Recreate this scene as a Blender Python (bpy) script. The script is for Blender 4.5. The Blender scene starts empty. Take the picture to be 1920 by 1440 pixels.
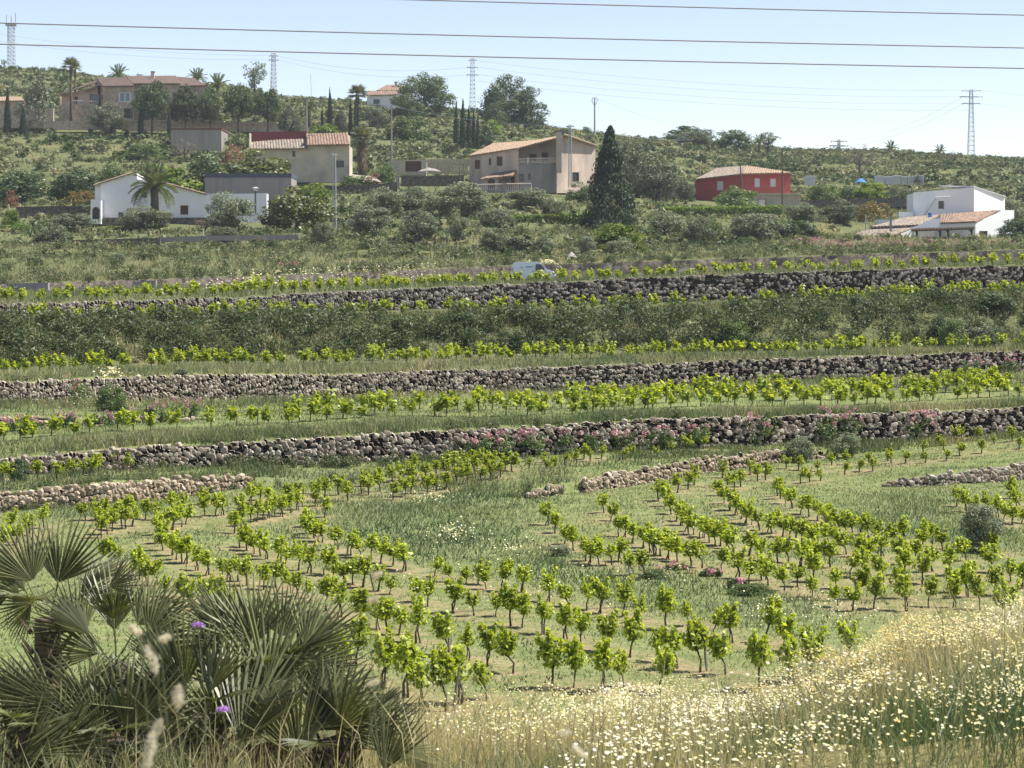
import bpy, bmesh, math, random
import numpy as np
from mathutils import Vector, Matrix

# ------------------------------------------------------------------ camera, sky, sun, exposure
SC = bpy.context.scene
COL = SC.collection
FPX, HZ, CX = 4000.0, 520.0, 960.0          # focal length and horizon in photograph pixels (1920 wide)
cam_d = bpy.data.cameras.new('camera')
cam_d.sensor_width = 36.0
cam_d.lens = 36.0 * FPX / 1920.0
cam_d.shift_y = -(720.0 - HZ) / 1920.0
cam_d.clip_start, cam_d.clip_end = 0.2, 6000.0
cam = bpy.data.objects.new('camera', cam_d)
COL.objects.link(cam)
cam.rotation_euler = (math.radians(90), 0, 0)
SC.camera = cam

SUN_EL, SUN_AZ = math.radians(59), math.radians(90)     # azimuth measured from the view direction towards the right
world = bpy.data.worlds.new('World')
SC.world = world
world.use_nodes = True
wn = world.node_tree
wn.nodes.clear()
sky = wn.nodes.new('ShaderNodeTexSky')
sky.sky_type = 'NISHITA'
sky.sun_disc = False
sky.sun_elevation = SUN_EL
sky.sun_rotation = SUN_AZ
sky.air_density = 1.0
sky.dust_density = 0.0
sky.ozone_density = 1.3
sky.altitude = 2000
bgn = wn.nodes.new('ShaderNodeBackground')
bgn.inputs['Strength'].default_value = 0.086
wout = wn.nodes.new('ShaderNodeOutputWorld')
tint = wn.nodes.new('ShaderNodeMix'); tint.data_type = 'RGBA'; tint.blend_type = 'MULTIPLY'
tint.inputs[0].default_value = 1.0; tint.inputs[7].default_value = (1.20, 1.02, 0.95, 1)       # white balance of the sky
wn.links.new(sky.outputs[0], tint.inputs[6]); wn.links.new(tint.outputs[2], bgn.inputs['Color'])
wn.links.new(bgn.outputs[0], wout.inputs['Surface'])

sun_d = bpy.data.lights.new('sun', 'SUN')
sun_d.energy = 4.3
sun_d.angle = math.radians(0.53)
sun_d.color = (1.0, 0.95, 0.86)
sun = bpy.data.objects.new('sun', sun_d)
COL.objects.link(sun)
sdir = Vector((math.sin(SUN_AZ) * math.cos(SUN_EL), math.cos(SUN_AZ) * math.cos(SUN_EL), math.sin(SUN_EL)))
sun.rotation_euler = (-sdir).to_track_quat('-Z', 'Y').to_euler()
sun.location = (60, 40, 120)

SC.view_settings.view_transform = 'Standard'
SC.view_settings.look = 'None'
SC.view_settings.exposure = 1.1
SC.view_settings.gamma = 1.0
SC.cycles.max_bounces = 6
SC.cycles.diffuse_bounces = 3
SC.cycles.glossy_bounces = 2
SC.cycles.transmission_bounces = 3
SC.cycles.transparent_max_bounces = 6
SC.cycles.use_denoising = True

random.seed(7)
RNG = np.random.default_rng(7)


# ------------------------------------------------------------------ helpers
def tag(o, label=None, cat=None, group=None, kind=None):
    if label: o['label'] = label
    if cat: o['category'] = cat
    if group: o['group'] = group
    if kind: o['kind'] = kind
    return o

def link(name, data, parent=None, loc=None, **kw):
    o = bpy.data.objects.new(name, data)
    COL.objects.link(o)
    if loc is not None: o.location = loc
    if parent is not None: o.parent = parent
    tag(o, **kw)
    return o

def empty(name, loc, rz=0.0, **kw):
    o = link(name, None, None, loc, **kw)
    o.rotation_euler = (0, 0, rz)
    o.empty_display_size = 0.1
    return o

def P(px, py, D):
    """world point seen at photograph pixel (px, py) at depth D metres"""
    return Vector(((px - CX) / FPX * D, D, (HZ - py) / FPX * D))

def kmesh(name, V, mat, attrs=None, smooth=False):
    """fast mesh of N separate k-gons; V is (N, k, 3); attrs: name -> (N,) value per polygon"""
    N, k = V.shape[:2]
    me = bpy.data.meshes.new(name)
    me.vertices.add(N * k)
    me.vertices.foreach_set('co', np.ascontiguousarray(V, dtype=np.float32).ravel())
    me.loops.add(N * k)
    me.loops.foreach_set('vertex_index', np.arange(N * k, dtype=np.int32))
    me.polygons.add(N)
    me.polygons.foreach_set('loop_start', np.arange(0, N * k, k, dtype=np.int32))
    me.polygons.foreach_set('loop_total', np.full(N, k, dtype=np.int32))
    for an, av in (attrs or {}).items():
        a = me.attributes.new(an, 'FLOAT', 'FACE')
        a.data.foreach_set('value', np.ascontiguousarray(av, dtype=np.float32))
    if mat: me.materials.append(mat)
    me.update(calc_edges=True)
    return me

def imesh(name, V, F, mat, smooth=False):
    me = bpy.data.meshes.new(name)
    me.from_pydata([tuple(v) for v in V], [], [tuple(f) for f in F])
    if mat: me.materials.append(mat)
    me.update()
    if smooth: me.shade_smooth()
    return me

class MB:
    """collects boxes, bars and tubes into one mesh"""
    def __init__(s): s.v, s.f = [], []
    def quad(s, a, b, c, d):
        i = len(s.v); s.v += [tuple(a), tuple(b), tuple(c), tuple(d)]; s.f.append((i, i+1, i+2, i+3)); return s
    def poly(s, pts):
        i = len(s.v); s.v += [tuple(p) for p in pts]; s.f.append(tuple(range(i, i+len(pts)))); return s
    def box(s, x0, x1, y0, y1, z0, z1):
        i = len(s.v)
        s.v += [(x0,y0,z0),(x1,y0,z0),(x1,y1,z0),(x0,y1,z0),(x0,y0,z1),(x1,y0,z1),(x1,y1,z1),(x0,y1,z1)]
        s.f += [tuple(i+k for k in q) for q in ((0,3,2,1),(4,5,6,7),(0,1,5,4),(1,2,6,5),(2,3,7,6),(3,0,4,7))]
        return s
    def hexa(s, pts):
        """8 points, bottom 4 then top 4"""
        i = len(s.v); s.v += [tuple(p) for p in pts]
        s.f += [tuple(i+k for k in q) for q in ((0,3,2,1),(4,5,6,7),(0,1,5,4),(1,2,6,5),(2,3,7,6),(3,0,4,7))]
        return s
    def tube(s, pts, rads, n=6, cap=True):
        pts = [Vector(p) for p in pts]
        if not hasattr(rads, '__len__'): rads = [rads] * len(pts)
        rings = []
        for k, p in enumerate(pts):
            d = (pts[min(k+1, len(pts)-1)] - pts[max(k-1, 0)]).normalized()
            u = d.cross(Vector((0.31, 0.95, 0.05)) if abs(d.z) > 0.7 else Vector((0, 0, 1))).normalized()
            w = d.cross(u)
            i = len(s.v); rings.append(i)
            for j in range(n):
                a = 2 * math.pi * j / n
                s.v.append(tuple(p + (u * math.cos(a) + w * math.sin(a)) * rads[k]))
        for a, b in zip(rings, rings[1:]):
            for j in range(n):
                s.f.append((a + j, a + (j+1) % n, b + (j+1) % n, b + j))
        if cap:
            s.f.append(tuple(rings[0] + j for j in range(n))[::-1]); s.f.append(tuple(rings[-1] + j for j in range(n)))
        return s
    def mesh(s, name, mat, smooth=False): return imesh(name, s.v, s.f, mat, smooth)
    def build(s, name, mat, parent=None, smooth=False, loc=None, **kw):
        return link(name, s.mesh(name, mat, smooth), parent, loc, **kw)

def hashn(x, y, s=0.0):
    v = np.sin(x * 127.1 + y * 311.7 + s * 74.7) * 43758.5453
    return v - np.floor(v)

def vnoise(x, y, s=0.0):
    xi, yi = np.floor(x), np.floor(y)
    u, v = x - xi, y - yi
    u, v = u * u * (3 - 2 * u), v * v * (3 - 2 * v)
    return (hashn(xi, yi, s) * (1-u) * (1-v) + hashn(xi+1, yi, s) * u * (1-v) + hashn(xi, yi+1, s) * (1-u) * v + hashn(xi+1, yi+1, s) * u * v)

def fbm(x, y, s=0.0, o=4):
    r, a, t = 0.0, 0.5, 0.0
    for k in range(o):
        r = r + a * vnoise(x * 2**k, y * 2**k, s + k); t += a; a *= 0.5
    return r / t


# ------------------------------------------------------------------ materials
MATS = {}
def nodes(name):
    m = bpy.data.materials.new(name); m.use_nodes = True
    nt = m.node_tree; nt.nodes.clear()
    return m, nt, nt.nodes.new('ShaderNodeOutputMaterial')

def ramp(nt, stops, fac):
    r = nt.nodes.new('ShaderNodeValToRGB')
    e = r.color_ramp.elements
    while len(e) < len(stops): e.new(0.5)
    for q, (p, c) in zip(e, stops):
        q.position = p; q.color = (*c, 1)
    nt.links.new(fac, r.inputs[0])
    return r.outputs[0]

def noise(nt, scale, detail=4, rough=0.6, coord='Object', stretch=None):
    tc = nt.nodes.new('ShaderNodeTexCoord')
    n = nt.nodes.new('ShaderNodeTexNoise')
    n.inputs['Scale'].default_value = scale; n.inputs['Detail'].default_value = detail; n.inputs['Roughness'].default_value = rough
    src = tc.outputs[coord]
    if stretch:
        mp = nt.nodes.new('ShaderNodeMapping'); mp.inputs['Scale'].default_value = stretch
        nt.links.new(src, mp.inputs[0]); src = mp.outputs[0]
    nt.links.new(src, n.inputs['Vector'])
    return n.outputs['Fac']

def mixc(nt, fac, a, b, mode='MIX'):
    m = nt.nodes.new('ShaderNodeMix'); m.data_type = 'RGBA'; m.blend_type = mode
    for sock, v in ((m.inputs[0], fac), (m.inputs[6], a), (m.inputs[7], b)):
        if isinstance(v, (int, float)): sock.default_value = v
        elif isinstance(v, tuple): sock.default_value = (*v, 1)
        else: nt.links.new(v, sock)
    return m.outputs[2]

def math_(nt, op, a, b=0.0, clamp=False):
    m = nt.nodes.new('ShaderNodeMath'); m.operation = op; m.use_clamp = clamp
    for sock, v in ((m.inputs[0], a), (m.inputs[1], b)):
        if isinstance(v, (int, float)): sock.default_value = v
        else: nt.links.new(v, sock)
    return m.outputs[0]

def attr(nt, name):
    a = nt.nodes.new('ShaderNodeAttribute'); a.attribute_name = name
    return a.outputs['Fac']

def plain(name, c, rough=0.85, var=0.25, scale=1.5, c2=None, spec=0.2, stretch=None, metal=0.0, bump=0.0, bscale=20):
    """a weathered plain surface: base colour blended by noise towards a second colour"""
    m, nt, out = nodes(name)
    b = nt.nodes.new('ShaderNodeBsdfPrincipled')
    b.inputs['Roughness'].default_value = rough; b.inputs['Specular IOR Level'].default_value = spec; b.inputs['Metallic'].default_value = metal
    c2 = c2 or tuple(x * 0.62 for x in c)
    n = noise(nt, scale, 6, 0.65, stretch=stretch)
    f = ramp(nt, [(0.38, (0, 0, 0)), (0.72, (1, 1, 1))], n)
    col = mixc(nt, math_(nt, 'MULTIPLY', f, var * 2), c, c2)
    nt.links.new(col, b.inputs['Base Color'])
    if bump:
        bp = nt.nodes.new('ShaderNodeBump'); bp.inputs['Strength'].default_value = bump; bp.inputs['Distance'].default_value = 0.05
        nt.links.new(noise(nt, bscale, 4), bp.inputs['Height']); nt.links.new(bp.outputs[0], b.inputs['Normal'])
    nt.links.new(b.outputs[0], out.inputs[0])
    MATS[name] = m
    return m

def leafmat(name, dark, light, trans=0.4, tcol=None, gloss=0.05, objvar=0.25, hues=None, rough=0.5):
    """leaf: diffuse plus translucent; the tone varies per leaf (tint), per plant (hue) and per object"""
    m, nt, out = nodes(name)
    t = attr(nt, 'tint')
    col = ramp(nt, [(0.0, dark), (1.0, light)], t)
    if hues:
        h = attr(nt, 'hue')
        col = mixc(nt, 1.0, col, ramp(nt, hues, h), 'MULTIPLY')
    oi = nt.nodes.new('ShaderNodeObjectInfo')
    k = math_(nt, 'ADD', math_(nt, 'MULTIPLY', oi.outputs['Random'], objvar * 2), 1 - objvar)
    hsv = nt.nodes.new('ShaderNodeHueSaturation')
    nt.links.new(col, hsv.inputs['Color']); nt.links.new(k, hsv.inputs['Value'])
    d = nt.nodes.new('ShaderNodeBsdfDiffuse'); nt.links.new(hsv.outputs[0], d.inputs['Color'])
    tr = nt.nodes.new('ShaderNodeBsdfTranslucent')
    tc = mixc(nt, 1.0, hsv.outputs[0], tcol or (1.5, 1.6, 0.7), 'MULTIPLY')
    nt.links.new(tc, tr.inputs['Color'])
    mx = nt.nodes.new('ShaderNodeMixShader'); mx.inputs[0].default_value = trans
    nt.links.new(d.outputs[0], mx.inputs[1]); nt.links.new(tr.outputs[0], mx.inputs[2])
    g = nt.nodes.new('ShaderNodeBsdfGlossy'); g.inputs['Roughness'].default_value = rough
    mg = nt.nodes.new('ShaderNodeMixShader'); mg.inputs[0].default_value = gloss
    nt.links.new(mx.outputs[0], mg.inputs[1]); nt.links.new(g.outputs[0], mg.inputs[2])
    nt.links.new(mg.outputs[0], out.inputs[0])
    MATS[name] = m
    return m


# ------------------------------------------------------------------ terrain: profile lines from near to far
# each line: pixel columns, depth in metres, and either height in metres ('z') or photograph row ('y') at those columns
X5 = [0, 480, 960, 1440, 1920]
def line(D, z=None, y=None, xs=X5, xd=None, xz=None):
    return dict(D=(xd or xs, D), z=(xz or xs, z) if z is not None else None, y=(xz or xs, y) if y is not None else None)

W3x = [0, 80, 233, 433, 633, 807, 973, 1073, 1240, 1447, 1513, 1713, 1920]
W3t = [858, 852, 838, 830, 818, 808, 802, 795, 784, 781, 777, 772, 762]
W2x = [0, 200, 367, 633, 840, 1040, 1273, 1447, 1613, 1920]
W2t = [717, 708, 703, 702, 695, 688, 680, 673, 668, 658]
W2bx = [0, 300, 400, 640, 807, 940, 1107, 1280, 1513, 1713, 1920]
W2b = [757, 753, 750, 745, 738, 735, 733, 723, 713, 705, 697]
W1x = [0, 240, 480, 640, 960, 1280, 1440, 1920]
W1t = [572, 565, 557, 547, 533, 518, 513, 497]
W1b = [598, 594, 588, 584, 575, 565, 560, 546]
WBx = [-300, 0, 200, 330, 460, 640, 760, 970, 990, 1140, 1288, 1481, 1600, 1920]
WBd = [70, 71, 73, 76, 79, 81, 79, 75.2, 75, 78.8, 84, 90.7, 93, 96]
WBh = [.6, .62, .78, .62, .45, .04, .0, .0, .3, .5, .55, .5, .0, .0]
WCx = [0, 480, 960, 1440, 1620, 1660, 1752, 1833, 1920, 2300]
WCd = [62, 66, 68, 77, 79, 79.5, 80, 81, 83, 86]
WCh = [0, 0, 0, 0, 0, .18, .42, .48, .55, .6]
W3d = [79, 83, 87, 93, 99]
W2d = [102, 110, 119, 126, 133]
W1d = [130, 143, 154, 158, 163]
RDn = [155, 170, 196, 202, 206]
def off(a, k): return [v + k for v in a]
WBz = list(np.interp(WBx, WCx, [-7.8 + h for h in WCh]))
LINES = [
    line([0.5] * 5, z=[-1.65] * 5),
    line([6] * 5, z=[-2.3] * 5),
    line([12] * 5, z=[-3.0, -3.0, -2.95, -2.85, -2.7]),
    line([18] * 7, z=[-4.2, -4.2, -4.1, -3.95, -3.75, -3.45, -3.3], xs=[0, 480, 960, 1440, 1600, 1700, 1920]),
    line([25] * 7, z=[-5.9, -5.8, -5.6, -5.3, -4.85, -4.4, -4.25], xs=[0, 480, 960, 1440, 1600, 1700, 1920]),
    line([32, 32, 33, 36, 42], z=[-7.8] * 5),
    line(WCd, z=[-7.8] * len(WCx), xs=WCx),                                  # foot of the short wall on the right
    line(off(WCd, .2), z=[-7.8 + h for h in WCh], xs=WCx),
    line(WBd, z=WBz, xs=WBx),                                                # foot of the low walls across the field
    line(off(WBd, .2), z=[max(a, b) for a, b in zip(WBz, [-7.8 + h for h in WBh])], xs=WBx),
    line(W3d, z=[-7.3] * 5),                                                 # foot of the near tall wall
    line(off(W3d, .25), y=W3t, xd=X5, xz=W3x),
    line([93, 94, 97, 103, 109], y=[803, 783, 777, 762, 748]),               # step on the next terrace
    line([93.2, 94.2, 97.2, 103.2, 109.2], y=[781, 782, 776, 761, 747]),
    line(W2d, y=W2b, xd=X5, xz=W2bx),
    line(off(W2d, .25), y=W2t, xd=X5, xz=W2x),
    line([118, 130, 140, 141, 145], y=[690, 675, 663, 659, 648]),            # foot of the overgrown bank
    line([120.5, 132.5, 142.5, 144, 148], y=[640, 632, 622, 612, 592]),
    line([124, 136, 146, 149, 153], y=[606, 602, 593, 578, 556]),            # its top
    line(W1d, y=W1b, xd=X5, xz=W1x),
    line(off(W1d, .3), y=W1t, xd=X5, xz=W1x),
    line(RDn, y=[551, 536, 531, 515, 491]),
    line(off(RDn, 5), y=[550, 535, 530, 514, 490]),
    line(off(RDn, 5.6), y=[531, 516, 497, 482, 467]),
    line([185, 200, 225, 235, 240], y=[507, 492, 479, 472, 460]),
    line([222, 230, 245, 255, 262], y=[478, 468, 458, 455, 456]),
    line([260, 265, 270, 275, 282], y=[452, 449, 440, 438, 450]),
    line([298, 298, 300, 304, 312], y=[418, 416, 402, 408, 442]),
    line([335, 335, 335, 340, 345], y=[385, 368, 372, 396, 415]),
    line([372, 372, 372, 376, 380], y=[352, 334, 348, 384, 388]),
    line([430] * 5, y=[272, 278, 300, 350, 355]),
    line([482] * 5, y=[232, 236, 262, 316, 325]),
    line([560] * 6, y=[160, 185, 196, 232, 288, 300], xs=[0, 480, 720, 960, 1440, 1920]),
    line([640] * 12, y=[124, 130, 146, 158, 182, 194, 208, 240, 262, 278, 286, 304], xs=[0, 100, 250, 450, 540, 700, 900, 1040, 1180, 1480, 1700, 1920]),
    line([760] * 5, z=[50, 40, 28, 24, 22]),
    line([1300] * 5, z=[10] * 5),
    line([5000] * 5, z=[-20] * 5),
]
def ev_lines(px):
    px = np.asarray(px, float)
    Ds, Zs = [], []
    for L in LINES:
        D = np.interp(px, *L['D'])
        if L['z'] is not None: z = np.interp(px, *L['z'])
        else: z = (HZ - np.interp(px, *L['y'])) / FPX * D
        Ds.append(D); Zs.append(z)
    return np.array(Ds), np.array(Zs)

def roughen(X, Y, z):
    """terracing and unevenness of the ground"""
    X, Y, z = np.broadcast_arrays(np.asarray(X, float), np.asarray(Y, float), np.asarray(z, float))
    hill = np.clip((Y - 214) / 12, 0, 1) * np.clip((720 - Y) / 60, 0, 1)
    s = 2.7
    w = z + 1.4 * (fbm(X / 60, Y / 60, 3.0, 2) - .5)
    q = w / s
    f = q - np.floor(q)
    g = np.clip((f - 0.62) / 0.38, 0, 1)
    zt = s * (np.floor(q) + f * .22 + .78 * g * g * (3 - 2 * g)) + (z - w)
    flat = np.clip((Y - 480) / 60, 0, 1) * np.clip((X - 20) / 40, 0, 1)
    z = z + hill * .8 * (1 - .7 * flat) * (zt - z) + hill * 1.5 * (fbm(X / 14, Y / 14, 9.0, 3) - .5)
    z = z + np.where(Y < 30, .22, np.where(Y < 212, .09, 0.0)) * (fbm(X / 1.7, Y / 1.7, 5.0, 3) - .5) * 2 * np.clip((Y - 3) / 5, 0, 1)
    return z

def gz(X, Y):
    """ground height at plan points"""
    X, Y = np.broadcast_arrays(np.atleast_1d(np.asarray(X, float)), np.atleast_1d(np.asarray(Y, float)))
    px = CX + FPX * X / Y
    Ds, Zs = ev_lines(px)
    z = Zs[0].copy()
    for k in range(len(LINES) - 1):
        t = (Y - Ds[k]) / np.maximum(Ds[k+1] - Ds[k], 1e-6)
        z = np.where((t >= 0), Zs[k] + np.clip(t, 0, 1) * (Zs[k+1] - Zs[k]), z)
    return roughen(X, Y, z)

def g1(X, Y): return float(gz(X, Y)[0])

def hit(px, py, d0=8.0, d1=700.0, step=0.25):
    """first ground point on the view ray of a photograph pixel"""
    D = np.arange(d0, d1, step)
    X = (px - CX) / FPX * D
    rz = (HZ - py) / FPX * D
    z = gz(X, D)
    ok = np.nonzero(z >= rz)[0]
    if len(ok) == 0: return None
    d = D[ok[0]]
    return Vector(((px - CX) / FPX * d, d, z[ok[0]]))

# pixel rows of the vineyard (foot of every vine), grouped by row
ROWS = [
 ('the front row along the dry grass', [(716,1291),(757,1307),(791,1322),(834,1336),(865,1322),(912,1315),(1034,1290),(1075,1290),(1132,1297),(1170,1290),(1238,1302),(1425,1292),(1489,1283),(1520,1278)]),
 ('the pair beside the fan palm tips', [(632,1262),(650,1258),(666,1248)]),
 ('the second row from the dry grass', [(1140,1222),(1180,1231),(1235,1242),(1270,1254),(1312,1262),(1360,1265)]),
 ('the row starting behind the right-hand fan palm', [(612,1145),(640,1158),(677,1174),(706,1182),(726,1190),(747,1193),(780,1207),(841,1229),(880,1237),(915,1250),(961,1264)]),
 ('the third long curved row from the palms', [(450,1027),(462,1033),(476,1039),(489,1044),(501,1049),(519,1057),(535,1064),(560,1070),(583,1074),(608,1080),(624,1089),(648,1095),(662,1097),(679,1102),(708,1110),(730,1115),(777,1131),(802,1139),(850,1150),(888,1156),(928,1157),(958,1173),(978,1178),(1020,1190),(1056,1201),(1090,1212)]),
 ('the innermost curved row above the open field', [(572,990),(580,1001),(589,1010),(595,1018),(604,1018),(633,1031),(658,1043),(676,1047),(695,1047),(714,1056),(736,1061),(760,1072),(815,1082),(845,1092),(874,1095),(896,1097),(912,1106),(940,1110),(976,1112),(1030,1130),(1066,1140),(1100,1145),(1127,1150),(1170,1156),(1197,1167),(1249,1181),(1291,1175),(1338,1195),(1374,1207),(1437,1208),(1476,1225),(1515,1235),(1591,1241)]),
 ('the second curved row from the palms', [(300,1018),(306,1033),(322,1041),(331,1050),(341,1056),(350,1058),(371,1070),(391,1079),(416,1084),(431,1091),(446,1091),(465,1100),(495,1106),(517,1102),(545,1112),(560,1118),(578,1122)]),
 ('the bend of the second curved row', [(302,1003),(314,993),(325,993),(340,989),(347,983)]),
 ('the upper strand of the third curved row', [(440,1000),(452,985),(470,981),(481,979),(493,976),(505,972),(516,966),(530,969),(545,963),(556,957),(591,950),(608,970)]),
 ('the back row curving up to the field corner', [(384,968),(403,968),(419,966),(445,958),(468,945),(487,939),(504,949),(540,940),(567,937),(590,927),(608,935),(635,928),(652,939)]),
 ('the first curved row behind the tallest palm', [(190,1008),(201,1002),(210,996),(236,991),(248,987),(160,975),(178,977),(188,976),(216,982),(238,972),(273,975),(290,975),(323,962),(342,960),(385,946)]),
 ('the row peeking out above the palm fans', [(190,1062),(208,1062),(225,1065),(250,1080),(262,1088),(275,1097),(294,1098),(310,1120),(345,1130),(360,1140),(380,1138),(408,1142),(430,1148)]),
 ('the row at the left edge above the palms', [(8,1036),(20,1000),(30,1022),(44,1016),(56,1005),(82,990)]),
 ('the leftmost of the straight field rows', [(1028,985),(1040,1000),(1058,1020),(1075,1033),(1098,1052),(1107,1058),(1124,1062),(1147,1060),(1160,1054),(1186,1079),(1209,1077)]),
 ('the second of the straight field rows', [(1132,962),(1145,977),(1160,1006),(1172,1008),(1186,1020),(1205,1027),(1218,1037),(1229,1040),(1238,1043),(1253,1049),(1270,1055),(1296,1062),(1316,1066),(1353,1072),(1386,1085),(1404,1095),(1428,1088),(1440,1100),(1470,1108)]),
 ('the third of the straight field rows', [(1235,940),(1247,950),(1258,965),(1268,978),(1275,985),(1290,997),(1300,1003),(1312,1008),(1320,1010),(1330,1018),(1341,1025),(1350,1026),(1362,1030),(1374,1036),(1403,1044),(1430,1050),(1459,1055),(1478,1056),(1500,1066),(1535,1064),(1557,1064),(1594,1083),(1614,1075),(1657,1091),(1692,1080),(1729,1097),(1790,1110),(1815,1121),(1872,1118),(1917,1105)]),
 ('the fourth of the straight field rows', [(1347,930),(1357,945),(1368,957),(1378,966),(1390,973),(1399,982),(1409,985),(1424,995),(1438,1002),(1447,1000),(1467,1006),(1480,1012),(1493,1013),(1502,1021),(1517,1028),(1533,1016),(1552,1024),(1566,1032),(1587,1040),(1614,1045),(1632,1053),(1652,1043),(1685,1059),(1716,1054),(1748,1072),(1783,1079),(1812,1053),(1825,1083),(1860,1075),(1868,1040),(1895,1091)]),
 ('the fifth of the straight field rows', [(1458,930),(1463,935),(1473,945),(1487,954),(1500,965),(1517,970),(1533,977),(1547,985),(1560,993),(1576,998),(1587,1003),(1597,1005),(1614,1003),(1628,1010),(1643,1020),(1674,1021),(1697,1018),(1729,1031),(1747,1025),(1768,1030)]),
 ('the scattered vines above the daisies', [(1496,1102),(1522,1121),(1527,1090),(1569,1105),(1570,1140),(1598,1145),(1611,1124),(1638,1143),(1699,1124),(1700,1148),(1741,1140),(1793,1140),(1838,1145),(1880,1163),(1895,1158)]),
 ('the short strand below the middle stone wall', [(1270,925),(1290,917),(1301,910),(1355,897),(1365,920),(1377,918),(1389,913),(1407,890),(1420,902),(1436,900)]),
 ('the sparse line right of the middle stone wall', [(1474,880),(1498,883),(1501,907),(1518,904),(1533,885),(1538,902),(1560,872),(1584,891),(1587,872),(1611,885),(1630,868),(1637,883),(1665,864),(1671,868),(1697,869),(1735,868)]),
 ('the sparse vines under the far right wall', [(1731,848),(1762,834),(1768,845),(1774,864),(1794,828),(1800,856),(1803,822),(1833,825),(1840,850),(1865,833),(1898,828),(1912,842)]),
 ('the block beyond the silver shrub', [(1794,950),(1812,959),(1822,960),(1850,965),(1868,970),(1882,980),(1898,983),(1915,983),(1901,935),(1906,950),(1912,958)]),
 ('the front line of the field corner vines', [(678,926),(691,928),(713,922),(737,938),(759,930),(770,926),(801,925),(818,922),(836,918),(857,908),(877,908),(903,905),(921,900)]),
 ('the rear line of the field corner vines', [(682,912),(709,905),(735,905),(750,903),(772,910),(779,890),(798,900),(818,890),(835,880),(838,895),(857,880),(866,893),(875,882),(890,890),(901,872),(914,885),(923,880),(938,896),(947,883),(960,885)]),
 ('the sparse line above the middle stone wall', [(991,878),(1019,868),(1026,885),(1040,875),(1059,872),(1081,873),(1094,862),(1107,865),(1127,860),(1168,862),(1186,856),(1227,856),(1260,850),(1288,848),(1319,842)]),
 ('the short row between the low and tall walls', [(5,900),(20,903),(70,898),(107,903),(138,893),(155,892),(170,892),(185,888),(210,880),(243,885)]),
]
VINES = []
for rd, pts in ROWS:
    row = []
    for (px, py) in pts:
        h = hit(px, py, 26.0, 105.0, 0.1)
        if h is not None: row.append((px, h))
    VINES.append((rd, row))
VXY = np.array([(h.x, h.y) for _, r in VINES for _, h in r])

# terrain sheet
cols = np.concatenate([np.arange(-1500, -60, 60), np.arange(-60, 1985, 13), np.arange(1990, 3500, 60)]).astype(float)
Ds, Zs = ev_lines(cols)
subs = {0: 3, 1: 6, 2: 10, 3: 12, 4: 12, 5: 70, 6: 1, 7: 24, 8: 1, 9: 22, 10: 1, 11: 16, 12: 1, 13: 24, 14: 1, 15: 22, 16: 8, 17: 6, 18: 10, 19: 1, 20: 16,
        21: 3, 22: 1, 23: 16, 24: 16, 25: 18, 26: 18, 27: 18, 28: 18, 29: 24, 30: 24, 31: 34, 32: 34, 33: 12, 34: 5, 35: 4}
RD, RZ = [], []
for k in range(len(LINES) - 1):
    for j in range(subs.get(k, 1)):
        t = j / subs.get(k, 1)
        RD.append(Ds[k] + t * (Ds[k+1] - Ds[k])); RZ.append(Zs[k] + t * (Zs[k+1] - Zs[k]))
RD.append(Ds[-1]); RZ.append(Zs[-1])
RD, RZ = np.array(RD), np.array(RZ)
GX = (cols[None, :] - CX) / FPX * RD
GZ = roughen(GX, RD, RZ)
nr, nc = RD.shape
V = np.stack([GX, RD, GZ], -1).reshape(-1, 3)
ii = np.arange(nr * nc).reshape(nr, nc)
Fq = np.stack([ii[:-1, :-1], ii[:-1, 1:], ii[1:, 1:], ii[1:, :-1]], -1).reshape(-1, 4)
me = bpy.data.meshes.new('ground')
me.vertices.add(len(V)); me.vertices.foreach_set('co', V.astype(np.float32).ravel())
me.loops.add(Fq.size); me.loops.foreach_set('vertex_index', Fq.astype(np.int32).ravel())
me.polygons.add(len(Fq)); me.polygons.foreach_set('loop_start', np.arange(0, Fq.size, 4, dtype=np.int32)); me.polygons.foreach_set('loop_total', np.full(len(Fq), 4, dtype=np.int32))
me.update(calc_edges=True); me.shade_smooth()
# bare soil hoed along the vine rows; lush grass in the damp hollows; dry grass on the near bank
soil = np.zeros(len(V)); lush = np.zeros(len(V)); dry = np.zeros(len(V)); wild = np.zeros(len(V))
infield = np.nonzero((V[:, 1] > 30) & (V[:, 1] < 112))[0]
for ch in np.array_split(infield, 60):
    d2 = ((V[ch, None, :2] - VXY[None]) ** 2).sum(-1).min(1)
    soil[ch] = np.exp(-d2 / 0.42)
def pix_of(V): return CX + FPX * V[:, 0] / V[:, 1], HZ - FPX * V[:, 2] / V[:, 1]
vpx, vpy = pix_of(V)
LUSH = [(760, 960, 170, 50), (850, 1010, 130, 40), (900, 930, 120, 30), (1040, 1060, 90, 30), (1230, 1110, 120, 26), (1440, 1140, 150, 30), (1600, 1000, 110, 40), (1720, 960, 90, 40), (1830, 1010, 100, 30), (1150, 1090, 80, 20), (560, 900, 120, 18), (150, 960, 100, 12)]
for (a, b, w, h) in LUSH:
    lush = np.maximum(lush, np.exp(-((vpx - a) / w) ** 2 - ((vpy - b) / h) ** 2) * (V[:, 1] > 30) * (V[:, 1] < 100))
dry = np.clip((33 - V[:, 1]) / 6, 0, 1)
wild = np.clip((V[:, 1] - 112) / 4, 0, 1)
for nme, a in (('soil', soil), ('lush', lush), ('dry', dry), ('wild', wild)):
    at = me.attributes.new(nme, 'FLOAT', 'POINT'); at.data.foreach_set('value', a.astype(np.float32))

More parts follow.
